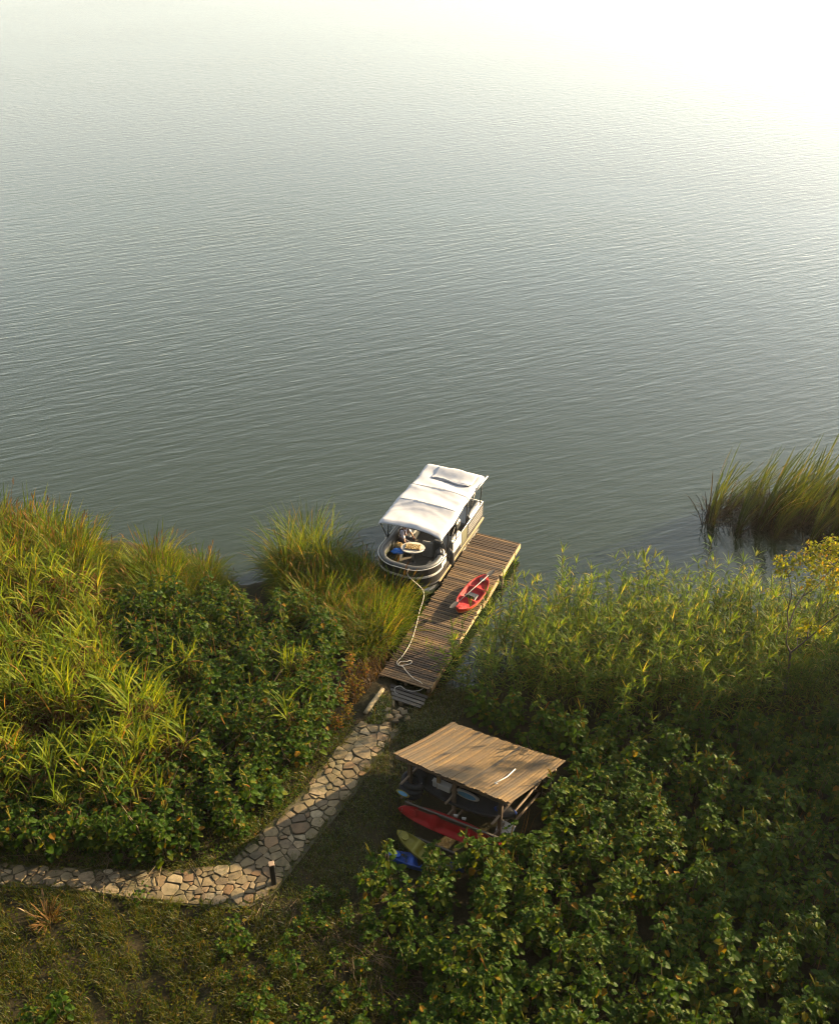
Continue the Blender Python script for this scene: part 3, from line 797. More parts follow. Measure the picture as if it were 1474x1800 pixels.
link('shirt', skin_mesh('shirt', J[:5] + [J[6], J[7], J[9], J[10]], [(0, 1), (1, 2), (2, 3), (3, 4), (3, 5), (5, 6), (3, 7), (7, 8)],
     [(.15, .13), (.145, .12), (.16, .13), (.13, .105), .058, .072, .06, .072, .06], M['shirt']), person)
link('trousers', skin_mesh('trousers', [J[0], J[12], J[13], (.47, .12, -.28), J[16], J[17], (.46, -.15, -.28)], [(0, 1), (1, 2), (2, 3), (0, 4), (4, 5), (5, 6)],
     [(.15, .125), .10, .075, .06, .10, .075, .06], M['trousers']), person)
for s_ in (-1, 1):
    MB().tube([(-.08, s_ * .10, .30), (-.03, s_ * .11, .52), (.08, s_ * .11, .60), (.20, s_ * .10, .50), (.20, s_ * .10, .32)], 0.028, 6).build('vest_strap', M['vest'], person, True)
    MB().tube([(.44 if s_ > 0 else .40, .13 if s_ > 0 else -.34, -.36 + 0.0), (.50, .12 * s_ - .02, -.40), (.62, .12 * s_ - .02, -.41)], [.045, .05, .035], 8).build('shoe', M['darkplastic'], person, True)
MB().tube([(-.09, -.10, .30), (.0, -.13, .27), (.12, -.12, .27), (.21, 0, .30), (.12, .12, .27), (0, .13, .27), (-.09, .1, .30)], 0.024, 6).build('vest_strap', M['vest'], person, True)
def head_mesh():
    th = np.linspace(0, PI, 18); ph = np.linspace(0, 2 * PI, 29)
    T, Pn = np.meshgrid(th, ph, indexing='ij')
    x = np.sin(T) * np.cos(Pn) * .098; y = np.sin(T) * np.sin(Pn) * .076; z = np.cos(T) * .118
    x = np.where(z < 0, x * (1 - 0.25 * (-z / .118) ** 1.5) + .012 * (-z / .118), x); y = np.where(z < 0, y * (1 - .38 * (-z / .118) ** 1.4), y)
    fr = (x > 0.03)
    x = x + fr * (.026 * np.exp(-(y / .012) ** 2) * np.exp(-((z + .012) / .022) ** 2) - .010 * np.exp(-((np.abs(y) - .03) / .014) ** 2) * np.exp(-((z - .012) / .012) ** 2) + .006 * np.exp(-(y / .024) ** 2) * np.exp(-((z + .052) / .008) ** 2))
    mb = MB().grid(np.stack([x, y, z], -1))
    for s_ in (-1, 1):
        lumpy(mb, (-.005, s_ * .078, -.005), (.02, .010, .03), 6, 0.05, 2)
    return mb
hd = head_mesh().build('head', M['skin'], person, True); hd.location = (.185, 0, .76); hd.rotation_euler = (0, 0.25, -0.25)
hb = MB()
th = np.linspace(0, PI * 0.52, 10); ph = np.linspace(0, 2 * PI, 25)
T, Pn = np.meshgrid(th, ph, indexing='ij')
low = 1 + 0.35 * (np.cos(Pn) < -0.1)
hb.grid(np.stack([np.sin(T * low) * np.cos(Pn) * .106 - .008, np.sin(T * low) * np.sin(Pn) * .084, np.cos(T * low) * .126 + .004], -1))
hb.build('hair', M['hair'], hd, True)
for s_ in (-1, 1):
    lumpy(MB(), (.088, s_ * .03, .014), (.010, .011, .008), 6, 0, 1).build('eye', M['darkplastic'], hd, True)
def hand(root, d, side, parent):
    """palm with four bent fingers and a thumb"""
    d = np.array(d) / np.linalg.norm(d); up = np.array([0, 0, 1.0]); lat = np.cross(d, up); lat /= np.linalg.norm(lat); nrm = np.cross(lat, d)
    r = np.array(root); mb = MB()
    mb.tube([r - d * .015, r + d * .03, r + d * .085], [.026, .034, .036], 8)
    for k, (o_, l_) in enumerate(((-.028, .068), (-.009, .080), (.010, .075), (.028, .058))):
        b0 = r + d * .075 + lat * o_
        mb.tube([b0, b0 + d * l_ * .45 - nrm * .004, b0 + d * l_ * .78 - nrm * .02, b0 + d * l_ * .92 - nrm * .042], [.010, .0095, .0085, .006], 6)
    b0 = r + d * .02 + lat * (.03 * side)
    mb.tube([b0, b0 + d * .03 + lat * .025 * side, b0 + d * .06 + lat * .03 * side - nrm * .012], [.013, .011, .007], 6)
    return mb.build('hand', M['skin'], parent, True)
hand((.42, .16, .17), (.8, -.35, -.3), 1, person); hand((.40, -.34, .08), (.6, -.35, -.75), -1, person)

# ------------------------------------------------------------------ kayaks
def kayak_arrays(L=2.6, W=0.74, D=0.30, cockpit=True, n=44):
    """lofted sit-on-top hull: rocker, flared sides, moulded wells; returns hull and deck grids"""
    t = np.linspace(-1, 1, n)
    hw = W / 2 * (1 - np.abs(t) ** 2.6) ** 0.72 + 0.012
    rock = 0.13 * np.abs(t) ** 3.2
    gun = D * 0.74 + 0.10 * np.abs(t) ** 2.2
    hull, deck = [], []
    for i, q in enumerate(t):
        y = q * L / 2; w = hw[i]; z0 = rock[i]; g = gun[i]
        prof = [(-1.0, g), (-0.985, g - .03), (-0.93, z0 + (g - z0) * .42), (-0.72, z0 + (g - z0) * .13), (-0.35, z0 + .012), (0, z0), (.35, z0 + .012), (.72, z0 + (g - z0) * .13), (.93, z0 + (g - z0) * .42), (.985, g - .03), (1.0, g)]
        hull.append([(a * w, y, z) for a, z in prof])
        well = 0.0
        if cockpit:
            for c, r_, dp in ((0.02, 0.30, 0.17), (-0.55, 0.20, 0.10), (0.55, 0.22, 0.11)):
                well = max(well, dp * np.clip((r_ - abs(q - c)) / 0.09, 0, 1))
        crown = 0.035 * (1 - abs(q)) + 0.02
        row = []
        for a in (-1, -.97, -.90, -.80, -.68, -.40, 0, .40, .68, .80, .90, .97, 1):
            z = g + crown * (1 - a * a)
            if abs(a) > 0.93 and abs(a) < 0.99: z += 0.012
            k = np.clip((0.84 - abs(a)) / 0.14, 0, 1)
            z -= well * k
            row.append((a * w, y, max(z, z0 + .03)))
        deck.append(row)
    return np.array(hull), np.array(deck)
def make_kayak(name, label, cat, hull_mat, deck_mat, loc, rot, L=2.6, W=0.74, seat=True, group=None):
    k = tag(link(name, None, None, loc), label, cat, group)
    k.rotation_euler = rot
    h, d = kayak_arrays(L, W)
    MB().grid(h[:, ::-1]).build('hull', hull_mat, k, True)
    MB().grid(d).build('deck', deck_mat, k, True)
    if seat:
        MB().box((0, -0.24, 0.20), (0.40, 0.05, 0.30), rx=0.25, bev=0.02).build('seat_back', M['darkplastic'], k)
        MB().box((0, -0.03, 0.105), (0.40, 0.40, 0.05), bev=0.02).build('seat', M['darkplastic'], k)
    for s_ in (-1, 1):
        y = s_ * (L / 2 - 0.12)
        MB().tube([(-.05, y, .335), (-.04, y, .36), (.04, y, .36), (.05, y, .335)], 0.01, 6).build('carry_handle', M['darkplastic'], k, True)
        e = MB(); ellipse_slab(e, 0, s_ * L * 0.37, 0.305, 0.10, 0.13, 0.03); e.build('hatch', deck_mat if s_ < 0 else M['darkplastic'], k)
    return k
def mat_hull_gradient():
    m, nt, N, L, b = nodes_of('red_to_yellow_hull')
    tc = nt.nodes.new('ShaderNodeTexCoord'); sp = nt.nodes.new('ShaderNodeSeparateXYZ'); L.new(tc.outputs['Object'], sp.inputs[0])
    f = mathn(nt, 'ADD', mathn(nt, 'MULTIPLY', sp.outputs[2], 3.2), mathn(nt, 'MULTIPLY', noise(nt, 5, 4, .6, coords(nt)), 0.25))
    L.new(ramp(nt, [(0.15, (0.30, 0.15, 0.010)), (0.55, (0.32, 0.09, 0.008)), (0.85, (0.32, 0.014, 0.006))], f), b.inputs['Base Color'])  # hull colour runs from yellow at the keel to red at the rim
    b.inputs['Roughness'].default_value = 0.35
    return m
M['hull_gradient'] = mat_hull_gradient()
ka, kb = at(806, 1074, DZ + 0.2)[:2], at(852, 1016, DZ + 0.2)[:2]
kd = kb - ka; kc = (ka + kb) / 2
kang = math.atan2(-kd[0], kd[1])
KL = float(np.linalg.norm(kd)) + 0.12
red = make_kayak('kayak', 'red sit-on-top kayak with yellowish hull lying on the dock planks', 'kayak', M['hull_gradient'], M['red'], (kc[0], kc[1], DZ + 0.012), (0, 0.05, kang), L=KL, W=0.80)
pad = thing('paddle', 'double-bladed paddle with dark blades laid across the red kayak on the dock', 'paddle', (kc[0] + 0.02, kc[1] + 0.02, DZ + 0.41), kang - 0.16)
MB().tube([(0, -0.98, 0), (0, 0, 0.015), (0, 0.98, 0.03)], 0.011, 8).build('shaft', M['lightvinyl'], pad, True)
def blade(mb, y0, y1, w, z):
    n_ = 9; t = np.linspace(0, 1, n_); hw_ = w * np.sin(PI * (0.12 + 0.80 * t)) ** 0.6
    G_ = np.stack([np.stack([hw_ * a, y0 + (y1 - y0) * t, z + 0.03 * (a * a) - 0.0 * t], -1) for a in (-1, -.5, 0, .5, 1)], 1)
    mb.grid(G_); G2 = G_.copy(); G2[..., 2] -= 0.012; return mb.grid(G2[:, ::-1])
blade(MB(), 0.92, 1.36, 0.09, 0.03).build('blade', M['blade'], pad, True)
blade(MB(), -0.92, -1.36, 0.09, 0.0).build('blade', M['blade'], pad, True)

# ------------------------------------------------------------------ mooring rope
def smooth_path(P, n=8):
    P = np.array(P, float); out = []
    Q = np.concatenate([[2 * P[0] - P[1]], P, [2 * P[-1] - P[-2]]])
    for i in range(1, len(Q) - 2):
        for t in np.linspace(0, 1, n, endpoint=False):
            a, b, c, d = Q[i - 1], Q[i], Q[i + 1], Q[i + 2]
            out.append(0.5 * ((2 * b) + (-a + c) * t + (2 * a - 5 * b + 4 * c - d) * t * t + (-a + 3 * b - 3 * c + d) * t ** 3))
    out.append(P[-1]); return np.array(out)
rp = [bw(1.62, -0.02, FZ1 + 0.10), bw(1.66, -0.14, 1.1)]
for px, py, z in ((744, 1040, 0.78), (737, 1075, 0.60), (731, 1100, DZ + .02), (722, 1128, DZ + .02), (708, 1152, DZ + .02), (698, 1163, DZ + .02), (701, 1170, DZ + .02), (712, 1169, DZ + .025), (722, 1166, DZ + .03), (722, 1161, DZ + .03), (713, 1163, DZ + .04), (704, 1163, DZ + .04), (700, 1169, DZ + .04), (708, 1172, DZ + .04), (714, 1180, DZ + .02), (726, 1192, DZ + .02), (740, 1200, DZ + .03), (744, 1208, 0.40), (738, 1213, 0.36), (724, 1215, 0.35), (712, 1212, 0.34), (704, 1206, 0.37), (695, 1208, 0.37), (693, 1214, 0.33), (697, 1219, 0.3), (703, 1217, 0.29), (701, 1215, 0.29), (698, 1219, 0.28), (697, 1232, 0.22)):
    rp.append(tuple(at(px, py, z)))
tag(MB().tube(smooth_path(rp, 6), 0.013, 6).build('mooring_rope', M['rope'], None, True), 'white mooring rope from the boat bow coiled down along the dock', 'rope')

# ------------------------------------------------------------------ log and rocks at the foot of the dock
a_, b_ = at(642, 1258), at(673, 1216)
lg = MB().tube([a_ + (0, 0, .10), a_ * .7 + b_ * .3 + (0, 0, .13), a_ * .3 + b_ * .7 + (0, 0, .12), b_ + (0, 0, .12)], [0.07, 0.08, 0.075, 0.068], 10).build('log', M['greybark'], None, True)
tag(lg, 'pale sunlit log edging the ground at the foot of the dock', 'log')
for i, (px, py, sc) in enumerate(((690, 1240, .20), (700, 1262, .13), (711, 1256, .17), (693, 1254, .15), (704, 1250, .12), (684, 1262, .16), (716, 1266, .12), (695, 1270, .13), (721, 1238, .15), (706, 1238, .12), (680, 1250, .12))):
    r = np.random.default_rng(50 + i); n_ = 7
    th = np.sort(r.uniform(0, 2 * PI, n_) * .25 + np.arange(n_) * 2 * PI / n_ * .9)
    Q = np.stack([np.cos(th) * r.uniform(.8, 1.2, n_), np.sin(th) * r.uniform(.6, .95, n_)], 1) * sc
    V = np.concatenate([np.column_stack([Q, np.full(n_, -.02)]), np.column_stack([Q, np.full(n_, .07 + .03 * r.random())]), np.column_stack([Q * .84, np.full(n_, .10 + .03 * r.random())]), [[0, 0, .125]]])
    F = []
    for k in range(n_):
        k2 = (k + 1) % n_
        for q in (0, n_): F += [(q + k, q + k2, q + n_ + k2), (q + k, q + n_ + k2, q + n_ + k)]
        F.append((2 * n_ + k, 2 * n_ + k2, 3 * n_))
    o = MB().add(V, F).build('rock', M['stone']); p = at(px, py); o.location = p
    tag(o, 'loose angular pale stone on the grassy ground just below the dock step', 'stone', 'loose stones below the dock')

# ------------------------------------------------------------------ boat shed
zA, zB = 2.65, 1.62
RA, RD = at(689, 1325, zA), at(893, 1412, zA)
RBk, RCk = at(792, 1270, zB), at(991, 1338, zB)
base = (RA + RD) / 2; base[2] = 0
shed = thing('boat_shed', 'open lean-to boat shed with a tan slatted roof beside the stone path', 'shed', (0, 0, 0))
NS = 38
def roof_pt(s, t): return RA * (1 - s) * (1 - t) + RD * s * (1 - t) + RBk * (1 - s) * t + RCk * s * t
rn = np.cross(RD - RA, RBk - RA); rn /= np.linalg.norm(rn)
for i in range(NS):
    s0, s1 = i / NS + .0006, (i + 1) / NS + .010
    nt_ = 7; na = 5
    G_ = np.zeros((nt_, na, 3))
    e0, e1 = random.uniform(-.012, .006), random.uniform(-.006, .012)
    lift = random.uniform(0, .010)
    for a, t in enumerate(np.linspace(e0, 1 + e1, nt_)):
        sag = -0.05 * math.sin(PI * np.clip(t, 0, 1)) - 0.03 * math.sin(PI * (i + .5) / NS)
        for b in range(na):
            q = b / (na - 1)
            G_[a, b] = roof_pt(s0 + (s1 - s0) * q, t) + rn * (0.017 * math.sin(PI * q) + lift + sag + 0.02 * q)
    G2 = G_ - rn * 0.016
    mb = MB().grid(G_); mb.grid(G2[:, ::-1])
    for e in (0, -1):
        ring_ = np.stack([G_[e], G2[e]], 0); mb.grid(ring_ if e else ring_[::-1])
    for e in (0, -1):
        ring_ = np.stack([G_[:, e], G2[:, e]], 0); mb.grid(ring_[::-1] if e else ring_)
    mb.build('roof_slat', M['bamboo'], shed, False)
SF = (RD - RA) / np.linalg.norm(RD - RA)            # along the front
SB = (RBk - RA); SB[2] = 0; SB /= np.linalg.norm(SB)  # towards the back
def shed_pt(s, d, z):     # s metres along front from roof corner A, d metres back
    p = RA + SF * s + SB * d
    return np.array([p[0], p[1], z])
SLn = float(np.linalg.norm(RD - RA)); SDp = float(np.linalg.norm((RBk - RA)[:2]))
sang = math.atan2(SF[1], SF[0])
def zroof(d): return zA + (zB - zA) * d / SDp
for s_ in (0.35, SLn * .5, SLn - .35):
    for d_ in (0.28, SDp - .3):
        p = shed_pt(s_, d_, 0); gz = float(ground_z(p[0], p[1]))
        MB().box((p[0], p[1], (gz - .2 + zroof(d_) - .10) / 2), (.10, .10, zroof(d_) - .10 - gz + .2), rz=sang).build('post', M['post'], shed)
for d_ in (0.10, SDp * .5, SDp - .12):
    a, b = shed_pt(0.05, d_, zroof(d_) - .14), shed_pt(SLn - .05, d_, zroof(d_) - .14)
    MB().tube([a, (a + b) / 2 - (0, 0, .02), b], 0.05, 8).build('purlin', M['post'], shed, True)
for s_ in (0.35, SLn * .5, SLn - .35):
    for z_ in (0.62, 1.12, 1.72):
        a, b = shed_pt(s_, -.12, z_), shed_pt(s_, SDp - .3, z_)
        MB().tube([a, b], 0.035, 7).build('rack_arm', M['post'], shed, True)
def shed_board(p0, p1, h, t=0.05, mat='deckgrey', name='rack_board'):
    c = (p0 + p1) / 2; d = p1 - p0; L_ = float(np.linalg.norm(d))
    o = MB().box((0, 0, 0), (L_, t, h), bev=0.008).build(name, M[mat], shed)
    o.location = c; o.rotation_euler = (0.25, -math.asin(d[2] / L_), math.atan2(d[1], d[0]))
    return o
shed_board(at(712, 1411, 1.22), at(884, 1478, 1.22), 0.20)
shed_board(at(706, 1464, 0.66), at(800, 1502, 0.66), 0.20)
for z_ in (.42, .66, .90, 1.14, 1.38):  # back boards added to keep sky light out of the shed
    o = shed_board(shed_pt(.1, SDp - .22, z_), shed_pt(SLn - .1, SDp - .22, z_), 0.225, .03, 'post', 'back_shade_board'); o.rotation_euler.x = 0.03
# boats on the racks
def rack_kayak(px0, px1, z, roll, **kw):
    a, b = at(*px0, z), at(*px1, z); d = b - a
    L_ = float(np.linalg.norm(d)); c = (a + b) / 2
    ang = math.atan2(-d[0], d[1])
    R = Matrix.Rotation(ang, 4, 'Z') @ Matrix.Rotation(roll, 4, 'Y')
    return make_kayak(loc=c, rot=R.to_euler(), L=L_, **kw)
rack_kayak((708, 1414), (892, 1488), 0.95, math.radians(62), name='kayak', label='dull red kayak tipped on its side in the middle of the shed rack', cat='kayak', hull_mat=M['red'], deck_mat=M['red'], W=0.54, seat=False)
yk = rack_kayak((697, 1474), (800, 1540), 0.50, math.radians(8), name='kayak', label='olive yellow kayak with upturned bow low at the shed front', cat='kayak', hull_mat=M['yellow'], deck_mat=M['yellow'], W=0.42, seat=False)
yk.rotation_euler.x -= 0.18
rack_kayak((678, 1513), (815, 1540), 0.36, math.radians(-10), name='kayak', label='blue kayak lying on the ground among leaves in front of the shed', cat='kayak', hull_mat=M['blue'], deck_mat=M['blue'], W=0.44, seat=False)
c_ = shed_pt(SLn * .5, .62, 1.30)
k4 = make_kayak('canoe', 'long black canoe on the upper rack in the dark under the shed roof', 'canoe', M['blade'], M['blade'], c_, (0, 0.2, sang - PI / 2), L=3.3, W=0.8, seat=False)
def board_thing(name, label, cat, p0, p1, w, t, mat, mat2=None, tilt=0.0):
    p0, p1 = np.array(p0), np.array(p1); d = p1 - p0; L_ = float(np.linalg.norm(d)); c = (p0 + p1) / 2
    o = link(name, None, None, c); o.rotation_euler = (tilt, -math.asin(d[2] / L_), math.atan2(d[1], d[0])); tag(o, label, cat)
    e = MB(); ellipse_slab(e, 0, 0, t / 2, L_ / 2, w / 2, t, 0, 28); e.build('board_body', mat, o, True)
    if mat2: e = MB(); ellipse_slab(e, L_ * .02, 0, t / 2 + .006, L_ * .36, w * .33, .008, 0, 24); e.build('deck_pad', mat2, o)
    return o
board_thing('paddleboard', 'white and pale blue board end showing high under the front edge of the roof', 'paddleboard', at(798, 1388, 1.72), at(842, 1407, 1.72), .20, .08, M['white'], M['skyblue'], 1.1)
board_thing('bodyboard', 'short yellow and blue patterned bodyboard leaning at the left end of the rack', 'bodyboard', at(696, 1389, 1.5), at(719, 1401, 1.45), .15, .05, M['yellow'], M['skyblue'], 0.55)
board_thing('blue_paddleboard', 'blue board sticking out below the right front corner of the roof', 'paddleboard', at(868, 1420, 1.5), at(908, 1430, 1.5), .22, .07, M['blue'], M['skyblue'], 0.7)
# stack of black tubes at the left end
for i, (px, py, z) in enumerate(((722, 1389, 1.22), (724, 1382, 1.40), (726, 1372, 1.58))):
    c_ = at(px, py, z); o = link('inner_tube', None, None, c_, sang)
    o.rotation_euler = (0.22, 0.1, sang)
    tor = [(0.27 * math.cos(q), 0.20 * math.sin(q), 0) for q in np.linspace(0, 2 * PI, 25)]
    MB().tube(tor, 0.085, 10).build('tube_ring', M['blade'], o, True)
    MB().tube([(0.27, 0, .085), (0.27, 0, .12)], 0.012, 6).build('valve', M['alu'], o)
    tag(o, ('lowest black rubber tube of the stack at the left end of the shed', 'middle black rubber tube of the stack at the left end of the shed', 'topmost black rubber tube of the stack at the left end of the shed')[i], 'tube', 'black rubber tubes stacked by the shed')
# white cooler, small bottles, white panel
for i, (px, py, z, s_) in enumerate(((765, 1378, 1.5, (.14, .12, .28)), (781, 1383, 1.62, (.42, .16, .2)))):
    c_ = at(px, py, z); o = link('white_box', None, None, c_, sang)
    MB().box((0, 0, 0), s_, bev=.02).build('box_body', M['white'], o); MB().box((0, 0, s_[2] / 2 + .015), (s_[0] + .02, s_[1] + .02, .03), bev=.01).build('box_lid', M['white'], o)
    tag(o, ('narrow white box on the rack left of the orange post', 'long white cool box on the rack right of the orange post')[i], 'box')
MB().box(tuple(at(771, 1375, 1.75)), (.10, .08, .5), rz=sang).build('front_post', M['orange' if 0 else 'fascia'], shed)
p = at(888, 1456, 1.05)
o = link('white_board', None, None, p); o.rotation_euler = (math.radians(-48), 0.1, sang)
MB().box((0, 0, 0), (.46, .02, .34), bev=.006).build('panel_sheet', M['white'], o)
for q in (-.5, .45):
    MB().box((0, -.014, 0), (.46, .008, .012), ry=q).build('panel_strap', M['black'], o)
tag(o, 'white panel crossed by thin black straps leaning at the right end of the rack', 'panel')
for i, (px, py) in enumerate(((801, 1433), (815, 1438))):
    c_ = at(px, py, 1.34); o = link('buckle_strap', None, None, c_, sang)
    MB().box((0, 0, 0), (.12, .05, .03), bev=.006, rz=.3).build('buckle', M['white'], o); MB().box((0.0, .0, -.045), (.10, .05, .03), bev=.006, rz=.2).build('clip', M['alu'], o)
    tag(o, ('larger white buckle on the top board of the shed rack', 'smaller pale buckle right of the larger one on the rack board')[i], 'buckle')
# bleached stick on the roof
tq = [roof_pt(.80, .17) + rn * .07, roof_pt(.815, .34) + rn * .075, roof_pt(.80, .52) + rn * .07]
o = MB().tube(tq, [.022, .014, .018], 6).build('bleached_stick', M['white'], None, True)
o2 = MB().tube([tq[0], tq[0] + SF * .08 + rn * .01], [.02, .01], 6).build('twig_end', M['white'], o, True)
tag(o, 'thin bleached white stick lying on the lower right of the slatted roof', 'stick')
# bollard beside the path
p = at(482, 1556); o = link('bollard', None, None, p, .3)
MB().box((0, 0, .40), (.13, .13, .95), bev=.012).build('bollard_post', M['black'], o)
MB().box((0, 0, .89), (.15, .15, .04), bev=.012).build('bollard_cap', M['post'], o)
tag(o, 'short black square bollard at the right edge of the stone path corner', 'bollard')

# ------------------------------------------------------------------ vegetation
def blade_strip(p0, d, L, w, droop, nseg=4, lean=0.0, rng=RNG, twist=0.0):
    """one grass blade: starts upright-ish along d and bends over; returns verts, faces"""
    t = np.linspace(0, 1, nseg + 1)
    h = np.array([d[0], d[1], 0.0]); hn = np.linalg.norm(h); h = h / hn if hn > 1e-6 else np.array([1.0, 0, 0])
    e0 = math.atan2(d[2], hn)
    ang = e0 - droop * t ** 1.4
    step = L / nseg
    pts = np.zeros((nseg + 1, 3)); pts[0] = p0
    for i in range(nseg):
        a = (ang[i] + ang[i + 1]) / 2
        pts[i + 1] = pts[i] + step * (h * math.cos(a) + np.array([0, 0, math.sin(a)]))
    lat = np.array([-h[1], h[0], 0.0])
    if twist: lat = lat * math.cos(twist) + np.array([0, 0, 1]) * math.sin(twist) * 0.6
    wd = w * np.array([0.55] + [1.0] * (nseg - 1) + [0.0]) * np.linspace(1, 0.75, nseg + 1)
    V = np.concatenate([pts - lat * wd[:, None] / 2, pts[:-1] + lat * wd[:-1, None] / 2])
    F = []
    m = nseg + 1
    for i in range(nseg - 1):
        F += [(i, i + 1, m + i + 1), (i, m + i + 1, m + i)]
    F.append((nseg - 1, nseg, m + nseg - 1))
    return V, np.array(F)

def leaf(p0, d, L, W, droop, fold=0.25):
    h = np.array([d[0], d[1], 0.0]); hn = np.linalg.norm(h); h = h / (hn + 1e-9)
    e0 = math.atan2(d[2], hn); lat = np.array([-h[1], h[0], 0.0])
    t = np.array([0, .3, .72, 1.0]); a = e0 - droop * t
    pts = [np.array(p0)]
    for i in range(3):
        aa = (a[i] + a[i + 1]) / 2
        pts.append(pts[-1] + L * (t[i + 1] - t[i]) * (h * math.cos(aa) + np.array([0, 0, math.sin(aa)])))
    ww = [0, W / 2, W * .36, 0]
    up = np.array([0, 0, 1.0])
    V = [pts[0], pts[1], pts[2], pts[3], pts[1] + lat * ww[1] + up * fold * ww[1], pts[1] - lat * ww[1] + up * fold * ww[1], pts[2] + lat * ww[2] + up * fold * ww[2], pts[2] - lat * ww[2] + up * fold * ww[2]]
    F = [(0, 1, 4), (0, 5, 1), (1, 2, 6), (1, 6, 4), (1, 5, 7), (1, 7, 2), (2, 3, 6), (2, 7, 3)]
    return np.array(V), np.array(F)

def dirv(az, el): return np.array([math.cos(az) * math.cos(el), math.sin(az) * math.cos(el), math.sin(el)])

def gen_broad(seed, h=1.2, spikes=0, nl=46, ls=.8):
    r = np.random.default_rng(seed)
    st, fo, sp = MB(), MB(), MB()
    nstem = r.integers(3, 5)
    for k in range(nstem):
        az = r.uniform(0, 2 * PI); ln = r.uniform(0.05, 0.30)
        top = np.array([math.cos(az) * ln, math.sin(az) * ln, h * r.uniform(.75, 1.0)])
        b0 = np.array([math.cos(az) * .03, math.sin(az) * .03, 0])
        mid = (b0 + top) / 2 + r.normal(0, .03, 3)
        st.tube([b0, mid, top], [.014, .011, .005], 4)
        n_ = nl // nstem; a0 = r.uniform(0, 6)
        for i in range(n_):
            f = 0.22 + 0.78 * (i + r.random()) / n_
            p = (b0 * (1 - f) + top * f) + (mid - (b0 + top) / 2) * 4 * f * (1 - f)
            a = a0 + i * 2.4 + r.normal(0, .3)
            pl = r.uniform(.05, .20) * (1.25 - f)
            q = p + dirv(a, r.uniform(.1, .6)) * pl
            L_ = r.uniform(.15, .27) * (1.2 - .45 * f) * ls
            fo.add(*leaf(q, dirv(a, r.uniform(-.1, .45)), L_, L_ * r.uniform(.58, .78), r.uniform(.7, 1.5), r.uniform(.1, .4)))
        for i in range(6):
            L_ = r.uniform(.09, .15) * ls
            fo.add(*leaf(top, dirv(r.uniform(0, 6.3), r.uniform(.2, 1.0)), L_, L_ * .6, r.uniform(.6, 1.3)))
        if k < spikes:
            for j in range(r.integers(1, 4)):
                L_ = r.uniform(.16, .34); d = dirv(r.uniform(0, 6.3), r.uniform(1.05, 1.5))
                pts = [top + d * L_ * t + np.array([0, 0, -.05]) * t * t for t in np.linspace(0, 1, 6)]
                sp.tube(pts, np.array([.006, .012, .009, .012, .008, .003]) * r.uniform(.8, 1.25), 5)
    return st, fo, sp

def gen_reed(seed, H=2.7):
    r = np.random.default_rng(seed); st, fo = MB(), MB()
    az = r.uniform(0, 6.3); ln = r.uniform(.1, .5)
    T_ = np.linspace(0, 1, 6)
    pts = np.stack([math.cos(az) * ln * T_ ** 2, math.sin(az) * ln * T_ ** 2, H * T_ * (1 - .04 * T_)], 1)
    st.tube(pts, np.linspace(.013, .004, 6), 4)
    n_ = 26
    for i in range(n_):
        f = .16 + .84 * i / n_
        p = np.array([np.interp(f, T_, pts[:, j]) for j in range(3)])
        a = az + i * PI * .92 + r.normal(0, .5)
        L_ = r.uniform(.32, .52) * (1.1 - .45 * f)
        fo.add(*blade_strip(p, dirv(a, r.uniform(.5, 1.05)), L_, r.uniform(.024, .040), r.uniform(.7, 1.9), 3))
    for i in range(7):
        fo.add(*blade_strip(pts[-1], dirv(r.uniform(0, 6.3), r.uniform(.9, 1.45)), r.uniform(.25, .42), .022, r.uniform(.2, .9), 3))
    return st, fo

def gen_napier(seed, H=1.3):
    r = np.random.default_rng(seed); gr, dr = MB(), MB()
    for k in range(r.integers(4, 7)):
        az = r.uniform(0, 6.3); ln = r.uniform(.1, .45)
        b0 = np.array([math.cos(az), math.sin(az), 0]) * r.uniform(.02, .15); top = b0 + np.array([math.cos(az) * ln, math.sin(az) * ln, H * r.uniform(.55, 1.0)])
        dr.tube([b0, (b0 + top) / 2, top], [.018, .015, .010], 4)
        for i in range(11):
            f = .5 + .5 * i / 10; p = b0 + (top - b0) * f
            gr.add(*blade_strip(p, dirv(r.uniform(0, 6.3), r.uniform(.95, 1.5)), r.uniform(.5, 1.0), r.uniform(.020, .044), r.uniform(.2, 1.7), 5, twist=r.uniform(-.5, .5)))
        for i in range(13):
            f = r.uniform(.15, .8); p = b0 + (top - b0) * f
            dr.add(*blade_strip(p, dirv(r.uniform(0, 6.3), r.uniform(-.1, .8)), r.uniform(.35, .75), r.uniform(.02, .04), r.uniform(1.2, 2.4), 4))
    return gr, dr

def gen_tussock(seed, H=1.9, n=190, R=.5, lean=(0, 0)):
    r = np.random.default_rng(seed); gr, dr = MB(), MB()
    for i in range(n):
        q = R * math.sqrt(r.random()); az = r.uniform(0, 6.3)
        p = np.array([math.cos(az) * q, math.sin(az) * q, 0])
        el = 1.5 - .75 * q / R * r.uniform(.3, 1.1)
        a2 = az + r.normal(0, .7)
        gr.add(*blade_strip(p, dirv(a2, el), H * r.uniform(.45, 1.12), r.uniform(.016, .034), r.uniform(.2, 1.9), 5))
    for i in range(7):
        az = r.uniform(0, 6.3); p = np.array([math.cos(az), math.sin(az), 0]) * R * r.uniform(0, .8)
        L_ = H * r.uniform(.95, 1.25); d = dirv(az + r.normal(0, .5), r.uniform(1.1, 1.5))
        V, F = blade_strip(p, d, L_, .012, r.uniform(.3, .8), 4); dr.add(V, F)
        dr.add(*blade_strip(V[4] * .3 + V[3] * .7, d, .25, .035, .6, 3))
    return gr, dr

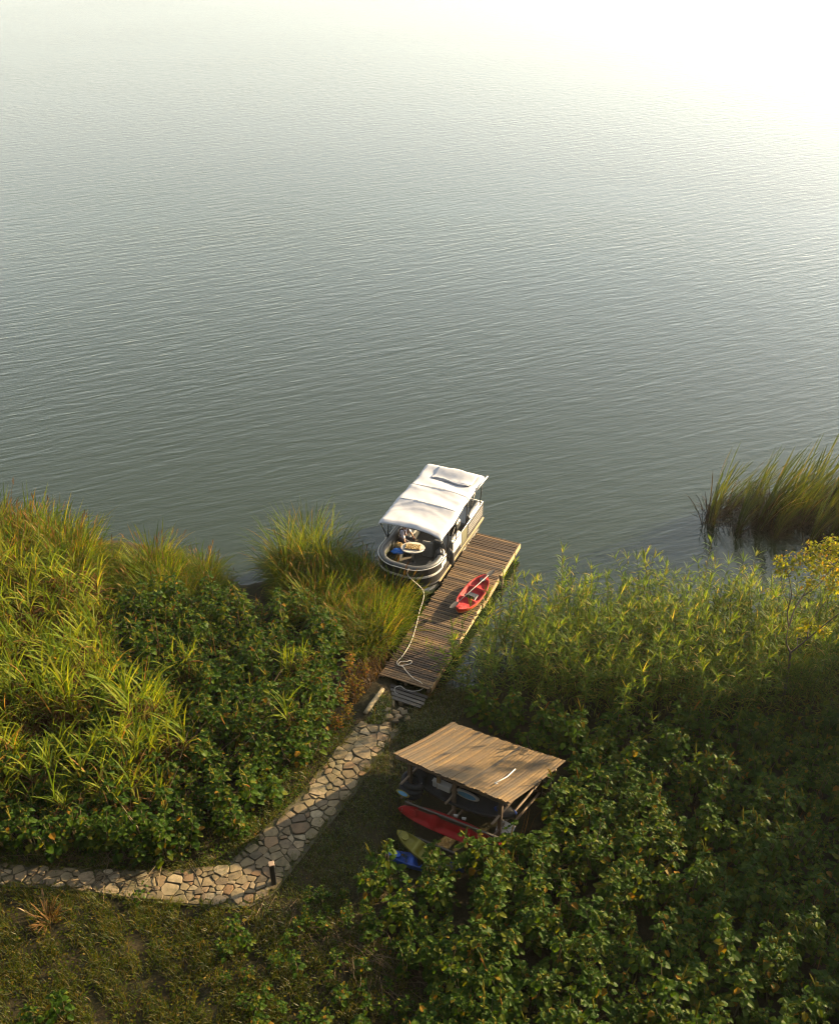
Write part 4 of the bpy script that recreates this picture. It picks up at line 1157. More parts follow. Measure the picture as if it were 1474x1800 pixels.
def gen_cattail(seed, H=3.0):
    """tight fan of long blades, all bowed over by the wind, on a skirt of dark dead leaves"""
    r = np.random.default_rng(seed); gr, dr = MB(), MB()
    for i in range(19):
        q = .13 * math.sqrt(r.random()); az = r.uniform(0, 6.3)
        p = np.array([math.cos(az) * q, math.sin(az) * q, -.3])
        gr.add(*blade_strip(p, dirv(r.normal(0, .5), r.uniform(1.15, 1.52)), (H + .3) * r.uniform(.6, 1.12), r.uniform(.034, .056), r.uniform(.25, .9), 6, twist=r.uniform(-.8, .8)))
    for i in range(52):
        q = .36 * math.sqrt(r.random()); az = r.uniform(0, 6.3)
        p = np.array([math.cos(az) * q, math.sin(az) * q, -.2])
        dr.add(*blade_strip(p, dirv(r.normal(0, 1.2), r.uniform(.7, 1.5)), H * r.uniform(.25, .62), r.uniform(.022, .036), r.uniform(.4, 2.3), 5))
    return gr, dr

def region_points(px_poly, spacing, jitter=.45, ylim=(8, 36), xlim=(-24, 24), seed=1, wet=-.25):
    r = np.random.default_rng(seed)
    gx, gy = np.meshgrid(np.arange(xlim[0], xlim[1], spacing), np.arange(ylim[0], ylim[1], spacing))
    P = np.stack([gx.ravel(), gy.ravel()], 1) + r.uniform(-jitter, jitter, (gx.size, 2)) * spacing
    z = np.maximum(ground_z(P[:, 0], P[:, 1]), wet)
    q = to_px(np.column_stack([P, z]))
    k = in_poly(q, px_poly)
    return np.column_stack([P[k], z[k]]), q[k]

def near_path(P, margin):
    D = np.full(len(P), 9.0)
    for E in (LW, RW):
        for A, B in zip(E[:-1], E[1:]):
            t = np.clip(((P[:, :2] - A) @ (B - A)) / ((B - A) @ (B - A)), 0, 1)
            D = np.minimum(D, np.linalg.norm(P[:, :2] - (A + t[:, None] * (B - A)), axis=1))
    return (D < margin) | in_poly(P[:, :2], path_poly)

def place(protos, pts, px, name, label, cat, group, part_names, limit, stuff_name, scale=(.8, 1.2), bury=.03, seed=3, az=None, tilt=.06, labels=None):
    """individual plants where they show largest, the rest merged into one stuff object"""
    r = np.random.default_rng(seed)
    dist = np.linalg.norm(pts - np.array([0, 0, CAM_H]), axis=1)
    vis = (px[:, 0] > 4) & (px[:, 0] < 1470) & (px[:, 1] < 1830)
    order = np.argsort(np.where(vis, dist, 1e3 + dist))
    meshes = []
    for pr in protos:
        meshes.append([(m[0].mesh(n_, m[1]), n_) if m[0].n else None for n_, m in zip([name] + part_names, pr)])
    acc = {}
    for rank, i in enumerate(order):
        j = int(r.integers(len(protos))); s = float(r.uniform(*(scale(px[i]) if callable(scale) else scale))); a = float(r.uniform(0, 2 * PI)) if az is None else az + float(r.normal(0, .25))
        rx, ry = float(r.normal(0, tilt)), float(r.normal(0, tilt)); sz = s * float(r.uniform(.85, 1.15))
        loc = pts[i] - np.array([0, 0, bury])
        if rank < limit and vis[i]:
            root = link(name, meshes[j][0][0], None, loc); root.rotation_euler = (rx, ry, a); root.scale = (s, s, sz)
            tag(root, label(px[i], protos[j]) if callable(label) else label, cat, group)
            for q in meshes[j][1:]:
                if q: tag(link(q[1], q[0], root), kind='stuff')
        else:
            Rm = np.array(Matrix.Rotation(a, 3, 'Z') @ Matrix.Rotation(ry, 3, 'Y') @ Matrix.Rotation(rx, 3, 'X'))
            for m in protos[j]:
                if not m[0].n: continue
                V, F, _ = m[0].arrays()
                acc.setdefault(m[1].name, [MB(), m[1]])[0].add((V * (s, s, sz)) @ Rm.T + loc, F)
    if acc:
        mb = MB(); mats = []
        for k, (b, mt) in acc.items():
            V, F, _ = b.arrays(); mb.add(V, F, len(mats)); mats.append(mt)
        tag(mb.build(stuff_name, mats), kind='stuff')
    return order

# --- broadleaf plants
RIGHT_BROAD = [(498, 1622), (540, 1586), (596, 1562), (690, 1550), (740, 1530), (800, 1522), (900, 1518), (960, 1440), (1012, 1384), (950, 1330), (800, 1264), (850, 1254), (1000, 1284), (1640, 1290), (1800, 1990), (660, 1990), (745, 1760), (650, 1648), (560, 1650)]
LEFT_BROAD = [(205, 1085), (430, 1062), (590, 1115), (596, 1200), (580, 1268), (560, 1330), (500, 1395), (395, 1506), (300, 1532), (60, 1528), (-170, 1518), (-170, 1340), (140, 1340), (210, 1220)]
protoR = []
for k in range(7):
    st, fo, sp = gen_broad(100 + k, h=[1.15, 1.3, .95, 1.25, 1.05, 1.2, .85][k], spikes=[0, 2, 0, 1, 0, 3, 0][k])
    protoR.append([(st, M['stem']), (fo, M['broad']), (sp, M['spike'])])
pr, qr = region_points(RIGHT_BROAD, .46, seed=11)
kk = ~near_path(pr, .35); pr, qr = pr[kk], qr[kk]
def lab_right(q, pr):
    f = 'spiked' if pr[2][0].n else 'spikeless'
    w = ('behind the shed roof below the reeds' if q[1] < 1345 and q[0] < 1080 else 'at the foot of the reed stand' if q[1] < 1400 else 'crowding the front of the shed kayaks' if q[0] < 930 and q[1] < 1640
         else 'low on the slope at the right border' if q[0] > 1230 else 'at the bottom border of the slope' if q[1] > 1690 else 'on the open slope right of the shed')
    if q[1] > 1400: w += (' below the lawn' if q[0] < 800 else ' straight below the shed' if q[0] < 960 else ' under the dark reeds' if q[0] < 1200 else ' under the slender tree')
    return f'{f} broad-leaved weed {w}'
def lab_left(q, pr):
    f = 'orange spiked' if pr[2][0].n else 'plain green'
    w = 'just below the shore tussocks' if q[1] < 1170 else 'next to the stone path edge' if q[0] > 470 else 'at the dark foot of the bank' if q[1] > 1380 else 'in the middle of the sunlit left bank'
    if q[1] > 1380: w += ', left of the path bend' if q[0] > 300 else ', above the stone path' if q[0] > 140 else ', by the left border'
    return f'{f} broad-leaved weed {w}'
def lab_reed(q, pr):
    return 'leafy green cane reed ' + ('in the sparse fringe touching the dock' if q[0] < 905 else 'around the slender tree near the right border' if q[0] > 1290 else ('in the front row just behind the shed' if q[0] < 1010 else 'in the front row above the dark weeds' if q[0] < 1150 else 'in the front row left of the slender tree') if q[1] > 1225 else ('in the back row along the water, ' if q[1] < 1150 else 'in the middle of the stand, ') + ('nearest to the dock' if q[0] < 1030 else 'below the cattails' if q[0] > 1180 else 'halfway between dock and tree'))
def lab_tus1(q, pr):
    return 'feathery olive grass tussock ' + ('on the tall mound at the far left shore' if q[0] < 185 else 'on the low shore between left mound and small inlet')
def lab_tus2(q, pr):
    return 'olive grass tussock ' + ('on the point facing open water' if q[1] < 1015 else 'on the point nearest to the boat bow' if q[0] > 630 else 'on the landward side of the point')
def lab_cat(q, pr):
    return 'cattail clump bowed to the right ' + ('at the open left end of the stand' if q[0] < 1290 else 'in the brown tangle in the middle of the stand' if q[0] < 1400 else 'at the right border behind the slender tree')
def lab_nap(q, pr):
    return 'yellow-green cane grass clump with brown lower leaves ' + ('below the far left tussock mound' if q[1] < 1130 else 'at the dark lower edge of the left bank' if q[1] > 1340 else 'along the left border halfway up the bank' if q[0] < 120 else 'beside the broad-leaved weeds of the bank')
place(protoR, pr, qr, 'broadleaf_plant', lab_right, 'weed', 'broad-leaved weeds on the slope by the shed', ['foliage', 'flower_spikes'], 190, 'shed_side_weeds', lambda q: (.4, .8) if q[0] < 620 else (.55, 1.55), seed=21)
pl, ql = region_points(LEFT_BROAD, .46, seed=12)
kk = ~near_path(pl, .22); pl, ql = pl[kk], ql[kk]
place(protoR, pl, ql, 'broadleaf_plant', lab_left, 'weed', 'broad-leaved weeds on the bank left of the path', ['foliage', 'flower_spikes'], 110, 'bank_weeds', (.55, 1.6), seed=22)

# --- cane reeds along the right shore
REED = [(792, 1172), (850, 1140), (935, 1120), (1100, 1105), (1660, 1110), (1700, 1270), (1300, 1288), (1000, 1268), (900, 1252), (800, 1226), (778, 1200)]
protoC = []
for k in range(6):
    st, fo = gen_reed(200 + k, [2.7, 2.3, 2.9, 2.5, 2.0, 2.6][k]); protoC.append([(st, M['reedstem']), (fo, M['reed'])])
pc, qc = region_points(REED, .27, seed=13)
keep = (qc[:, 0] > 905) | (RNG.random(len(pc)) < .5)
rel = pc[:, :2] - D0
keep &= ~(((rel @ CX) < DW + .12) & ((rel @ AX) > -.9))
pc, qc = pc[keep], qc[keep]
place(protoC, pc, qc, 'cane_reed', lab_reed, 'reed', 'cane reeds on the shore right of the dock', ['foliage'], 300, 'reed_stand', lambda q: (.70 + .16 * (1 + math.sin(q[0] * .045 + 2 * math.sin(q[1] * .03))), 1.03 + .17 * (1 + math.sin(q[0] * .045 + 2 * math.sin(q[1] * .03)))), seed=23, tilt=.13)

# --- broad-bladed cane grass on the left bank
NAP = [(-170, 985), (40, 1035), (170, 1065), (205, 1090), (205, 1200), (320, 1300), (330, 1400), (250, 1440), (100, 1440), (-170, 1420)]
protoN = []
for k in range(5):
    gr, dr = gen_napier(300 + k, [1.5, 1.2, 1.7, 1.0, 1.4][k]); protoN.append([(gr, M['napier']), (dr, M['dryleaf'])])
pn, qn = region_points(NAP, .66, seed=14)
place(protoN, pn, qn, 'cane_grass', lab_nap, 'grass clump', 'cane grass clumps on the left bank', ['dry_leaves'], 200, 'cane_grass_patch', (.5, 1.55), seed=24)

M['golden'] = leafy('golden_leaf', [(0.0, (0.16, 0.16, 0.02)), (0.4, (0.26, 0.20, 0.025)), (0.7, (0.34, 0.20, 0.04)), (0.92, (0.36, 0.14, 0.04))], 0.5, 0.03, 1.2)
for i, (px, py, sc) in enumerate(((612, 1185, 1.0), (628, 1222, .95), (602, 1238, 1.0), (616, 1264, .75), (588, 1282, .85), (638, 1190, .8))):
    st, fo, sp = gen_broad(950 + i % 3, .95, 2, 70, .5)
    root = st.build('golden_shrub', M['stem']); p = at(px, py); root.location = p - np.array([0, 0, .03]); root.scale = (sc * 1.15, sc * 1.15, sc); root.rotation_euler.z = i
    tag(fo.build('foliage', M['golden'], root), kind='stuff'); tag(sp.build('flower_spikes', M['spike'], root), kind='stuff')
    tag(root, ('golden dry-leaved shrub highest on the bank beside the dock foot', 'golden dry-leaved shrub nearest to the pale log', 'broad golden shrub among green weeds left of the log', 'small golden shrub at the top end of the stone path', 'golden shrub overhanging the upper left edge of the path', 'small golden shrub touching the dock side')[i], 'shrub', 'golden shrubs at the dock foot')
rq = np.random.default_rng(88); k_ = rq.choice(len(pl), 16, replace=False)
place(protoN, pl[k_], ql[k_], 'cane_grass', 'single cane grass clump rising among the broad-leaved weeds of the bank', 'grass clump', 'cane grass clumps on the left bank', ['dry_leaves'], 20, 'cane_grass_rest', (.6, 1.0), seed=29)

# --- fine grass tussocks on the left shore and on the point beside the boat
protoT = []
for k in range(4):
    gr, dr = gen_tussock(400 + k, [1.7, 1.4, 1.9, 1.5][k], R=[.5, .45, .55, .5][k]); protoT.append([(gr, M['tussock']), (dr, M['dryleaf'])])
TUS1 = [(-170, 930), (20, 945), (110, 955), (175, 990), (260, 1000), (395, 1012), (415, 1058), (210, 1085), (170, 1062), (40, 1035), (-170, 985)]
TUS2 = [(478, 1000), (600, 1000), (655, 1005), (700, 1035), (722, 1075), (712, 1120), (640, 1165), (600, 1125), (480, 1075)]
pt, qt = region_points(TUS1, .62, seed=15)
place(protoT, pt, qt, 'grass_tussock', lab_tus1, 'tussock', 'grass tussocks along the left shore', ['dry_stalks'], 120, 'shore_grass', lambda q: (.95, 1.35) if q[0] < 150 else (.5, .75) if q[0] < 215 or q[0] > 370 else (.65, 1.0), seed=25)
pt, qt = region_points(TUS2, .55, seed=16)
rel = pt[:, :2] - BO; bl, bs = rel @ CX, rel @ AX
relD = pt[:, :2] - D0
k_ = ~((bl > -.22) & (bs > -.3)) & ~((relD @ CX) > -.22)
pt, qt = pt[k_], qt[k_]
place(protoT, pt, qt, 'grass_tussock', lab_tus2, 'tussock', 'grass tussocks on the point beside the boat', ['dry_stalks'], 120, 'point_grass', lambda q: (.4, .65) if q[0] < 500 and q[1] > 1020 else (.6, 1.0), seed=26)

gr, dr = gen_tussock(450, 3.0, 330, R=.40)
for i, (px, py, sc) in enumerate(((505, 1012, .95), (545, 1004, 1.05), (580, 1008, .9))):
    p = at(px, py, 0.1)
    root = gr.build('grass_tussock', M['tussock']) if i == 0 else link('grass_tussock', tt.data)
    tt = root; root.location = p; root.scale = (sc * .8, sc * .8, sc); root.rotation_euler.z = i * 2.1
    tag(root, ('tall upright grass tussock at the left tip of the point', 'tallest upright grass tussock on the tip of the point', 'upright grass tussock right of the tallest one on the point')[i], 'tussock', 'grass tussocks on the point beside the boat')

for i, (px, py, sc) in enumerate(((655, 1030, .9), (676, 1050, 1.0), (690, 1072, .9), (703, 1092, .75), (668, 1078, .85))):
    p = at(px, py, 0.05); pr_ = protoT[i % 4]
    if i < 4: tm = [m_[0].mesh('grass_tussock', m_[1]) for m_ in pr_]
    root = link('grass_tussock', tm[0], None, p); root.scale = (sc, sc, sc); root.rotation_euler.z = i * 1.7
    tag(link('dry_stalks', tm[1], root), kind='stuff')
    tag(root, 'grass tussock overhanging the left side of the boat bow', 'tussock', 'grass tussocks hiding the boat bow')

# --- cattails standing in the water
protoK = []
for k in range(4):
    gr, dr = gen_cattail(500 + k, [3.1, 2.7, 3.3, 2.4][k]); protoK.append([(gr, M['cattail']), (dr, M['cattaildry'])])
CAT = [(1214, 892), (1300, 880), (1380, 876), (1640, 872), (1640, 970), (1440, 960), (1360, 950), (1290, 940), (1238, 925)]
pk, qk = region_points(CAT, .50, seed=17, ylim=(26, 42), wet=0.0)
kk = np.random.default_rng(6).random(len(pk)) < .62; pk, qk = pk[kk], qk[kk]
place(protoK, pk, qk, 'cattail_clump', lab_cat, 'cattail', 'cattails standing in the water at the right', ['dead_leaves'], 150, 'cattail_bed', (.55, 1.18), seed=27, az=0.0, bury=0)

# --- slender tree among the reeds, branches traced in the plane of its own depth
def tree_pt(px, py, dy=0.0):
    b = at(1374, 1258); y = b[1] + dy
    u_ = (px - 737) / FPX; v_ = (900 - py) / FPX
    d = np.array([u_, math.cos(PITCH) + v_ * math.sin(PITCH), -math.sin(PITCH) + v_ * math.cos(PITCH)])
    t = y / d[1]; return np.array([0, 0, CAM_H]) + d * t
tb = at(1374, 1258)
tree = thing('slender_tree', 'slender bare-stemmed young tree with yellow-green leaves among the right-hand reeds', 'tree', tb)
def tp(*a): return tree_pt(*a) - tb
trunk = MB().tube(smooth_path([tp(1373, 1268), tp(1378, 1215), tp(1386, 1170), tp(1388, 1146)], 5), np.linspace(.055, .035, 16), 8).build('trunk', M['bark'], tree, True)
limbs = [[(1388, 1147, 0), (1381, 1128, .1), (1385, 1100, .2)], [(1385, 1101, .2), (1383, 1075, .1), (1390, 1045, -.1), (1384, 1010, -.2), (1378, 990, 0)], [(1386, 1100, .2), (1396, 1070, .4), (1410, 1048, .6), (1425, 1020, .7), (1440, 985, .8)],
         [(1389, 1147, 0), (1410, 1130, -.1), (1440, 1105, -.3), (1474, 1078, -.5), (1510, 1050, -.6)], [(1418, 1122, -.2), (1422, 1095, .1), (1440, 1070, .3), (1462, 1040, .5), (1480, 1010, .6)], [(1410, 1048, .6), (1435, 1030, .4), (1460, 1000, .2), (1485, 975, 0)],
         [(1384, 1060, 0), (1374, 1035, -.3), (1372, 1005, -.5)], [(1400, 1138, -.1), (1402, 1118, .3), (1412, 1100, .5)]]
tips = []
for k, l_ in enumerate(limbs):
    P_ = smooth_path([tp(*q) for q in l_], 4); n_ = len(P_)
    r0 = [.03, .022, .022, .028, .016, .014, .012, .010][k]
    MB().tube(P_, np.linspace(r0, r0 * .35, n_), 6).build('branch', M['bark'], tree, True)
    for q in P_[n_ // 2:]: tips.append(q)
cr, tw = MB(), MB()
r = np.random.default_rng(5)
cent = [(1378, 1000, 0, .34), (1398, 985, .2, .42), (1425, 985, .5, .46), (1452, 975, .4, .5), (1474, 968, .2, .5), (1495, 975, 0, .6), (1440, 1000, .6, .4), (1420, 1025, .5, .24), (1470, 1000, .5, .45), (1410, 1108, .4, .22), (1422, 1096, .1, .22), (1446, 1108, -.3, .24), (1478, 1010, .6, .4), (1490, 1045, -.4, .4), (1372, 985, -.4, .22), (1428, 962, .4, .3), (1460, 955, .4, .34), (1462, 1030, .5, .3)]
for (a, b, c, R_c) in cent:
    c0 = tp(a, b, c); nb = tips[int(np.argmin([np.linalg.norm(q - c0) for q in tips]))]
    tw.tube([nb, (nb + c0) / 2 + r.normal(0, .05, 3), c0], [.008, .006, .003], 4)
    for i in range(int(120 * R_c / .45)):
        d_ = r.normal(0, 1, 3); d_ /= np.linalg.norm(d_); q = c0 + d_ * R_c * r.random() ** .55 * np.array([1, 1, .8])
        L_ = r.uniform(.07, .15)
        cr.add(*leaf(q, dirv(r.uniform(0, 6.3), r.uniform(-.9, .5)), L_, L_ * r.uniform(.4, .6), r.uniform(.2, 1.0)))
        if i % 9 == 0: tw.tube([c0, (c0 + q) / 2 + r.normal(0, .03, 3), q], [.004, .003, .002], 3)
cr.build('crown', M['treeleaf'], tree); tw.build('twigs', M['bark'], tree)

# --- short grass, heath and litter on the ground
def blades_field(name, mat, px_poly, dens, h, w, seed, clump=0.0, droop=(.2, 1.3), xlim=(-16, 14), ylim=(9, 24), margin=.0, keep=None):
    r = np.random.default_rng(seed)
    A = (xlim[1] - xlim[0]) * (ylim[1] - ylim[0]); N = int(A * dens)
    P = np.column_stack([r.uniform(*xlim, N), r.uniform(*ylim, N)])
    q = to_px(np.column_stack([P, ground_z(P[:, 0], P[:, 1])]))
    k = in_poly(q, px_poly) if px_poly else np.ones(len(P), bool); P = P[k]
    if clump:
        f = np.sin(P[:, 0] * 2.9 + 1.3 * np.sin(P[:, 1] * 2.1)) * np.sin(P[:, 1] * 3.3 + 1.1 * np.sin(P[:, 0] * 1.7)) + .6 * np.sin(P[:, 0] * 7.1 + P[:, 1] * 5.3)
        P = P[r.random(len(P)) < .5 + clump * f]
    P3 = np.column_stack([P, ground_z(P[:, 0], P[:, 1])])
    k = ~near_path(P3, margin) if margin else ~in_poly(P, path_poly); P3 = P3[k]
    n_ = len(P3); az = r.uniform(0, 2 * PI, n_); H_ = r.uniform(*h, n_); W_ = r.uniform(*w, n_); dr_ = r.uniform(*droop, n_); el = r.uniform(.9, 1.55, n_)
    hv = np.column_stack([np.cos(az), np.sin(az), np.zeros(n_)]); lat = np.column_stack([-np.sin(az), np.cos(az), np.zeros(n_)]); up = np.array([0, 0, 1.0])
    p1 = P3 + (hv * np.cos(el)[:, None] + up * np.sin(el)[:, None]) * (H_ * .55)[:, None]
    e2 = el - dr_
    p2 = p1 + (hv * np.cos(e2)[:, None] + up * np.sin(e2)[:, None]) * (H_ * .5)[:, None]
    hw_ = (lat * W_[:, None] / 2)
    V = np.stack([P3 - hw_ - up * .02, P3 + hw_ - up * .02, p1 - hw_ * .85, p1 + hw_ * .85, p2], 1).reshape(-1, 3)
    o = np.arange(n_)[:, None, None] * 5
    F = (np.array([(0, 1, 3), (0, 3, 2), (2, 3, 4)])[None] + o).reshape(-1, 3)
    return tag(link(name, make_mesh(name, V, F, np.zeros(len(F)), mat)), kind='stuff')
LAWN = [(640, 1292), (705, 1276), (790, 1262), (800, 1330), (735, 1420), (720, 1530), (650, 1600), (610, 1680), (540, 1690), (430, 1620), (480, 1580), (560, 1480), (620, 1395)]
LAWN_L = [(625, 1268), (585, 1320), (515, 1405), (400, 1520), (300, 1532), (-100, 1516), (-100, 1480), (280, 1490), (400, 1430), (520, 1330), (600, 1265)]
HEATH = [(-140, 1556), (130, 1572), (240, 1586), (430, 1600), (560, 1612), (680, 1660), (760, 1760), (760, 1990), (-140, 1990)]
blades_field('lawn_grass', M['grass'], LAWN, 1100, (.08, .24), (.010, .018), 31, .3)
blades_field('verge_grass', M['grass'], LAWN_L, 900, (.10, .32), (.010, .018), 32, .4)
blades_field('heath', M['heath'], HEATH, 1100, (.10, .36), (.010, .018), 33, .5, xlim=(-12, 3), ylim=(8, 16))
blades_field('hillside_grass', M['heath'], None, 260, (.2, .6), (.015, .03), 38, .3, xlim=(-15, 15), ylim=(1.5, 9.6))
TUFT = [(640, 1215), (760, 1215), (800, 1180), (830, 1215), (800, 1270), (700, 1285), (630, 1275)]
blades_field('foot_grass', M['tussock'], [(662, 1222), (690, 1226), (684, 1262), (668, 1285), (640, 1275), (652, 1258)], 900, (.10, .26), (.010, .018), 34)
blades_field('bank_grass', M['grass'], [(725, 1225), (790, 1190), (850, 1230), (800, 1275), (700, 1290), (715, 1262)], 500, (.12, .35), (.010, .018), 35)
blades_field('point_straw', M['dryleaf'], [(690, 1060), (745, 1050), (700, 1130), (672, 1185), (625, 1240), (600, 1215), (640, 1160)], 340, (.15, .5), (.012, .022), 36, ylim=(20, 30))
def edge_grass(name, mat, n, seed, spread, h):
    r = np.random.default_rng(seed); P = []
    for E, O in ((LW, RW), (RW, LW)):
        Q = resample(E, 400); Op = resample(O, 400); k = r.integers(0, 400, n)
        dn = Op[k] - Q[k]; dn /= np.linalg.norm(dn, axis=1)[:, None]
        tu = np.sin(k * .31) * np.sin(k * .113 + seed)
        P.append((Q[k] + dn * (r.normal(.0, spread, n) + .05 * tu)[:, None] + r.normal(0, .03, (n, 2)))[r.random(n) < .55 + .45 * tu])
    P = np.concatenate(P); z = ground_z(P[:, 0], P[:, 1]) + .05; mb = MB()
    for p, q in zip(P, z): mb.add(*blade_strip(np.array([p[0], p[1], q]), dirv(r.uniform(0, 6.3), r.uniform(.6, 1.5)), r.uniform(*h), .013, r.uniform(.3, 1.6), 2))
    return tag(mb.build(name, mat), kind='stuff')
edge_grass('path_edge_grass', M['grass'], 3000, 61, .075, (.08, .24))
r = np.random.default_rng(62); mb = MB(); Ls, Rs = resample(LW, 500), resample(RW, 500)
for i in range(1500):
    k = int(r.integers(500)); t = r.random(); p = Ls[k] * (1 - t) + Rs[k] * t
    if math.sin(p[0] * 3.1 + p[1] * 1.7) * math.sin(p[1] * 2.3) < r.uniform(-.3, 1.0): continue
    mb.add(*blade_strip(np.array([p[0], p[1], float(ground_z(*p)) + .05]), dirv(r.uniform(0, 6.3), r.uniform(.5, 1.5)), r.uniform(.05, .13), .011, r.uniform(.3, 1.6), 2))
tag(mb.build('joint_grass', M['grass']), kind='stuff')
def sprigs(name, poly, sp_, seed, mat, hh, nl, ls):
    P, q = region_points(poly, sp_, seed=seed)
    k = ~near_path(P, .1); P = P[k]; r = np.random.default_rng(seed); mb = MB()
    for p in P:
        if r.random() < .35: continue
        h = r.uniform(*hh)
        for i in range(nl):
            f = r.uniform(.2, 1); L_ = r.uniform(.05, .10) * ls
            mb.add(*leaf(p + np.array([r.normal(0, .08), r.normal(0, .08), h * f]), dirv(r.uniform(0, 6.3), r.uniform(-.2, .9)), L_, L_ * .55, r.uniform(.3, 1.2)))
    return tag(mb.build(name, mat), kind='stuff')
sprigs('heath_sprigs', HEATH, .22, 41, M['heath'], (.10, .28), 7, 1.0)
sprigs('lawn_sprigs', LAWN, .22, 42, M['broad'], (.04, .12), 5, .8)
sprigs('verge_sprigs', LAWN_L, .17, 43, M['broad'], (.08, .3), 7, 1.1)
# dead stalks dumped beside the weeds, and fallen stems on the left bank
def litter(name, poly, n, seed, L_, rad, z_, mat, az0=None, el=(-.05, .25)):
    r = np.random.default_rng(seed); W_ = np.array(ground_poly(poly)); lo_, hi_ = W_.min(0), W_.max(0); mb = MB(); c = 0
    while c < n:
        p = lo_ + (hi_ - lo_) * r.random(2)
        if not in_poly(p[None], W_)[0]: continue
        a = r.uniform(0, 6.3) if az0 is None else az0 + r.normal(0, .5)
        l = r.uniform(*L_); d = dirv(a, r.uniform(*el)); p3 = np.array([*p, float(ground_z(*p)) + r.uniform(*z_)])
        mid = p3 + d * l / 2 + r.normal(0, .04 * l, 3)
        rr = r.uniform(*rad); mb.tube([p3, mid, p3 + d * l + np.array([0, 0, -.03 * l])], [rr, rr, rr * .6], 4); c += 1
    return tag(mb.build(name, mat), kind='stuff')
litter('dead_stalks', [(505, 1625), (600, 1610), (690, 1640), (745, 1740), (700, 1770), (600, 1690)], 230, 51, (.2, .9), (.004, .009), (.02, .22), M['straw'], -.75)
litter('dead_stalks', [(440, 1600), (520, 1600), (540, 1660), (460, 1650)], 40, 52, (.2, .8), (.005, .010), (.02, .12), M['straw'])
litter('fallen_stems', [(-60, 1480), (300, 1495), (380, 1500), (300, 1535), (-60, 1518)], 90, 53, (.3, 1.4), (.005, .012), (.02, .18), M['straw'])
litter('bare_stems', [(330, 1330), (480, 1240), (520, 1270), (400, 1370), (220, 1420)], 36, 54, (.9, 1.8), (.008, .016), (.2, .7), M['straw'], .7, (.3, .9))
litter('bare_stems', [(60, 1400), (330, 1400), (330, 1500), (60, 1500)], 60, 55, (.7, 1.6), (.006, .012), (.0, .4), M['straw'], .9, (.5, 1.4))
litter('weed_stems', [(960, 1440), (1200, 1400), (1460, 1420), (1460, 1760), (900, 1760), (800, 1560)], 110, 58, (.7, 1.5), (.004, .009), (.1, .5), M['dryleaf'], .7, (.7, 1.5))
litter('bank_stems', [(220, 1110), (430, 1080), (600, 1140), (620, 1240), (480, 1380), (300, 1480), (100, 1480), (60, 1300)], 130, 59, (.8, 1.7), (.004, .010), (.1, .5), M['dryleaf'], .9, (.7, 1.5))
litter('path_litter', [(60, 1535), (250, 1540), (240, 1575), (130, 1562)], 24, 56, (.2, .8), (.004, .008), (.10, .14), M['straw'], .1, (-.02, .05))
litter('shore_roots', [(725, 1235), (790, 1165), (805, 1180), (745, 1250)], 40, 57, (.3, .9), (.008, .016), (.05, .3), M['dryleaf'], .6, (-.3, .5))

# single plants that stand out
def special(gen_, px, py, sc, name, label, cat, seed, mats, kids):
    parts = gen_; p = at(px, py)
    root = parts[0].build(name, mats[0]); root.location = p - np.array([0, 0, .03]); root.scale = (sc,) * 3; root.rotation_euler.z = seed
    for b, m_, n_ in zip(parts[1:], mats[1:], kids):
        if b.n: tag(b.build(n_, m_, root), kind='stuff')
    return tag(root, label, cat)
special(gen_broad(901, 1.0, 0, 30, 1.1), 112, 1790, .95, 'broadleaf_plant', 'sunlit upright leafy plant standing alone in the heath near the lower left', 'weed', 1, [M['stem'], M['broad'], M['spike']], ['foliage', 'flower_spikes'])
special(gen_broad(902, .8, 1, 26, 1.0), 52, 1815, .95, 'broadleaf_plant', 'low leafy plant at the bottom left corner beside a taller one', 'weed', 2, [M['stem'], M['broad'], M['spike']], ['foliage', 'flower_spikes'])
special(gen_broad(903, .8, 2, 14, .7), 250, 1585, .8, 'broadleaf_plant', 'thin weed growing up through the stone path on the left', 'weed', 3, [M['stem'], M['broad'], M['spike']], ['foliage', 'flower_spikes'])
g_, d_ = gen_tussock(903, .75, 60, .16)
o = special((d_, g_), 88, 1622, .9, 'dried_plant', 'pale withered plant drooping beside the left end of the path', 'plant', 1, [M['straw'], M['dryleaf']], ['dry_blades'])
rr_ = np.random.default_rng(77); spots = []
while len(spots) < 34:
    q = (rr_.uniform(395, 760), rr_.uniform(1640, 1830))
    if q[0] > 700 and q[1] < 1720: continue
    if q[1] < 1700 and 500 < q[0] < 690 and rr_.random() < .7: continue
    if all(math.hypot(q[0] - a_[0], q[1] - a_[1]) > 30 for a_ in spots): spots.append(q)
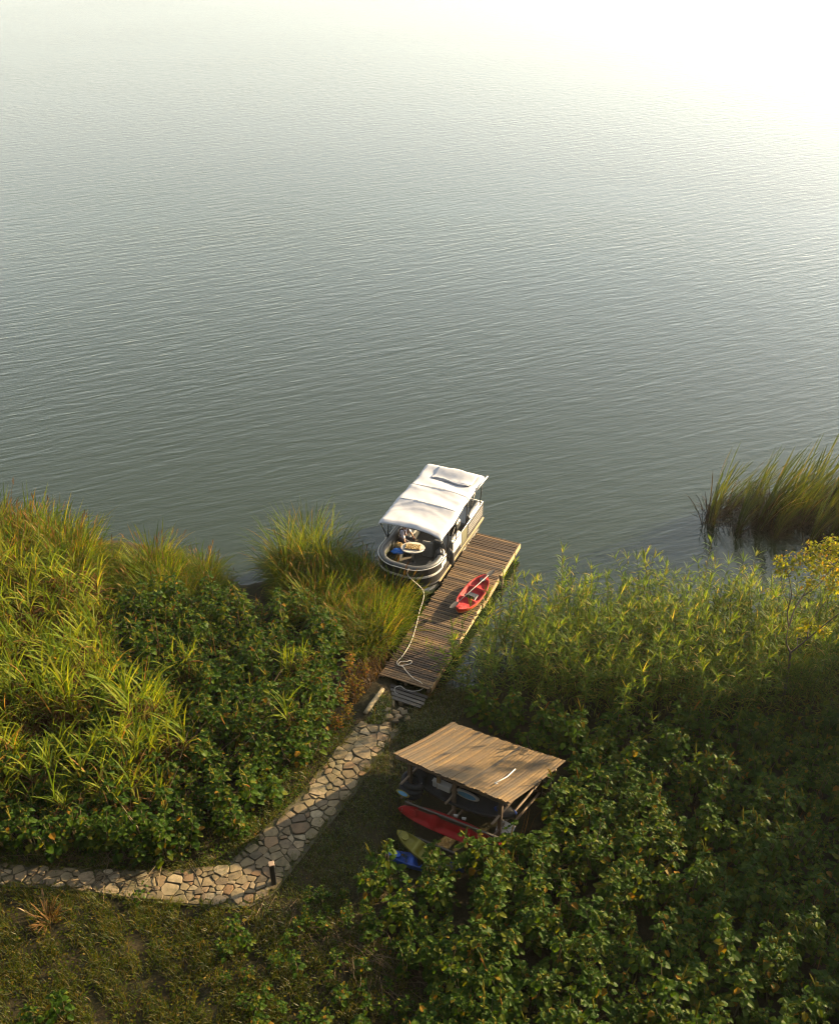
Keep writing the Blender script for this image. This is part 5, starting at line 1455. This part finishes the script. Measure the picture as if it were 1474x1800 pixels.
for i, (px, py) in enumerate(spots):
    st, fo, sp = gen_broad(920 + i % 6, 1.0, 0, 26, .95)
    o = special((st, fo), px, py, rr_.uniform(.45, .85), 'broadleaf_plant', ('small young leafy weed at the edge of the mossy heath' if px < 500 else 'small young leafy weed among the dead stalks at the bottom centre' if px < 640 else 'young leafy weed where the dead stalks meet the big weeds'), 'weed', i, [M['stem'], M['broad']], ['foliage'])
    o['group'] = 'young weeds at the bottom centre'
s_, f_ = gen_reed(930, 1.7)
special((s_, f_), 1157, 1345, 1.0, 'cane_reed', 'single pale cane reed shooting up alone from the dark weeds right of the shed', 'reed', .4, [M['reedstem'], M['reed']], ['foliage'])

# --- grove standing beyond the right edge of the picture: it throws the long evening shade across the slope
def shade_tree(x, y, H, R, seed):
    r = np.random.default_rng(seed); z0 = float(ground_z(x, y))
    t = thing('shade_tree', 'dense broad-crowned tree of the grove on the slope east of the shed', 'tree', (x, y, z0), 0, 'grove on the slope east of the shed')
    MB().tube(smooth_path([(0, 0, -.2), (.1, .05, H * .25), (-.05, .1, H * .5), (0, 0, H * .8)], 4), np.linspace(.16, .05, 13), 8).build('trunk', M['bark'], t, True)
    mb = MB()
    for c in range(16):
        d = r.normal(0, 1, 3); d /= np.linalg.norm(d); c0 = np.array([0, 0, H * .6]) + d * np.array([R, R, H * .36]) * r.uniform(.3, .95)
        for i in range(110):
            e = r.normal(0, 1, 3); e /= np.linalg.norm(e); q = c0 + e * R * .45 * r.random() ** .5
            L_ = r.uniform(.25, .45); mb.add(*leaf(q, dirv(r.uniform(0, 6.3), r.uniform(-.6, .6)), L_, L_ * .65, r.uniform(.2, .9)))
    mb.build('crown', M['darktree'], t)
for i, (x, y, H, R) in enumerate(((16.4, 15.6, 5.0, 1.3), (17.4, 18.6, 5.2, 1.4), (17.6, 21.2, 5.2, 1.5), (16.8, 23.0, 5.4, 1.4), (20.8, 20.2, 7.6, 1.7), (21.0, 23.4, 7.0, 1.6), (15.8, 12.0, 5.6, 1.6), (19.6, 14.2, 7.2, 1.9))):
    shade_tree(x, y, H, R, 700 + i)
print('objects', len(bpy.data.objects))
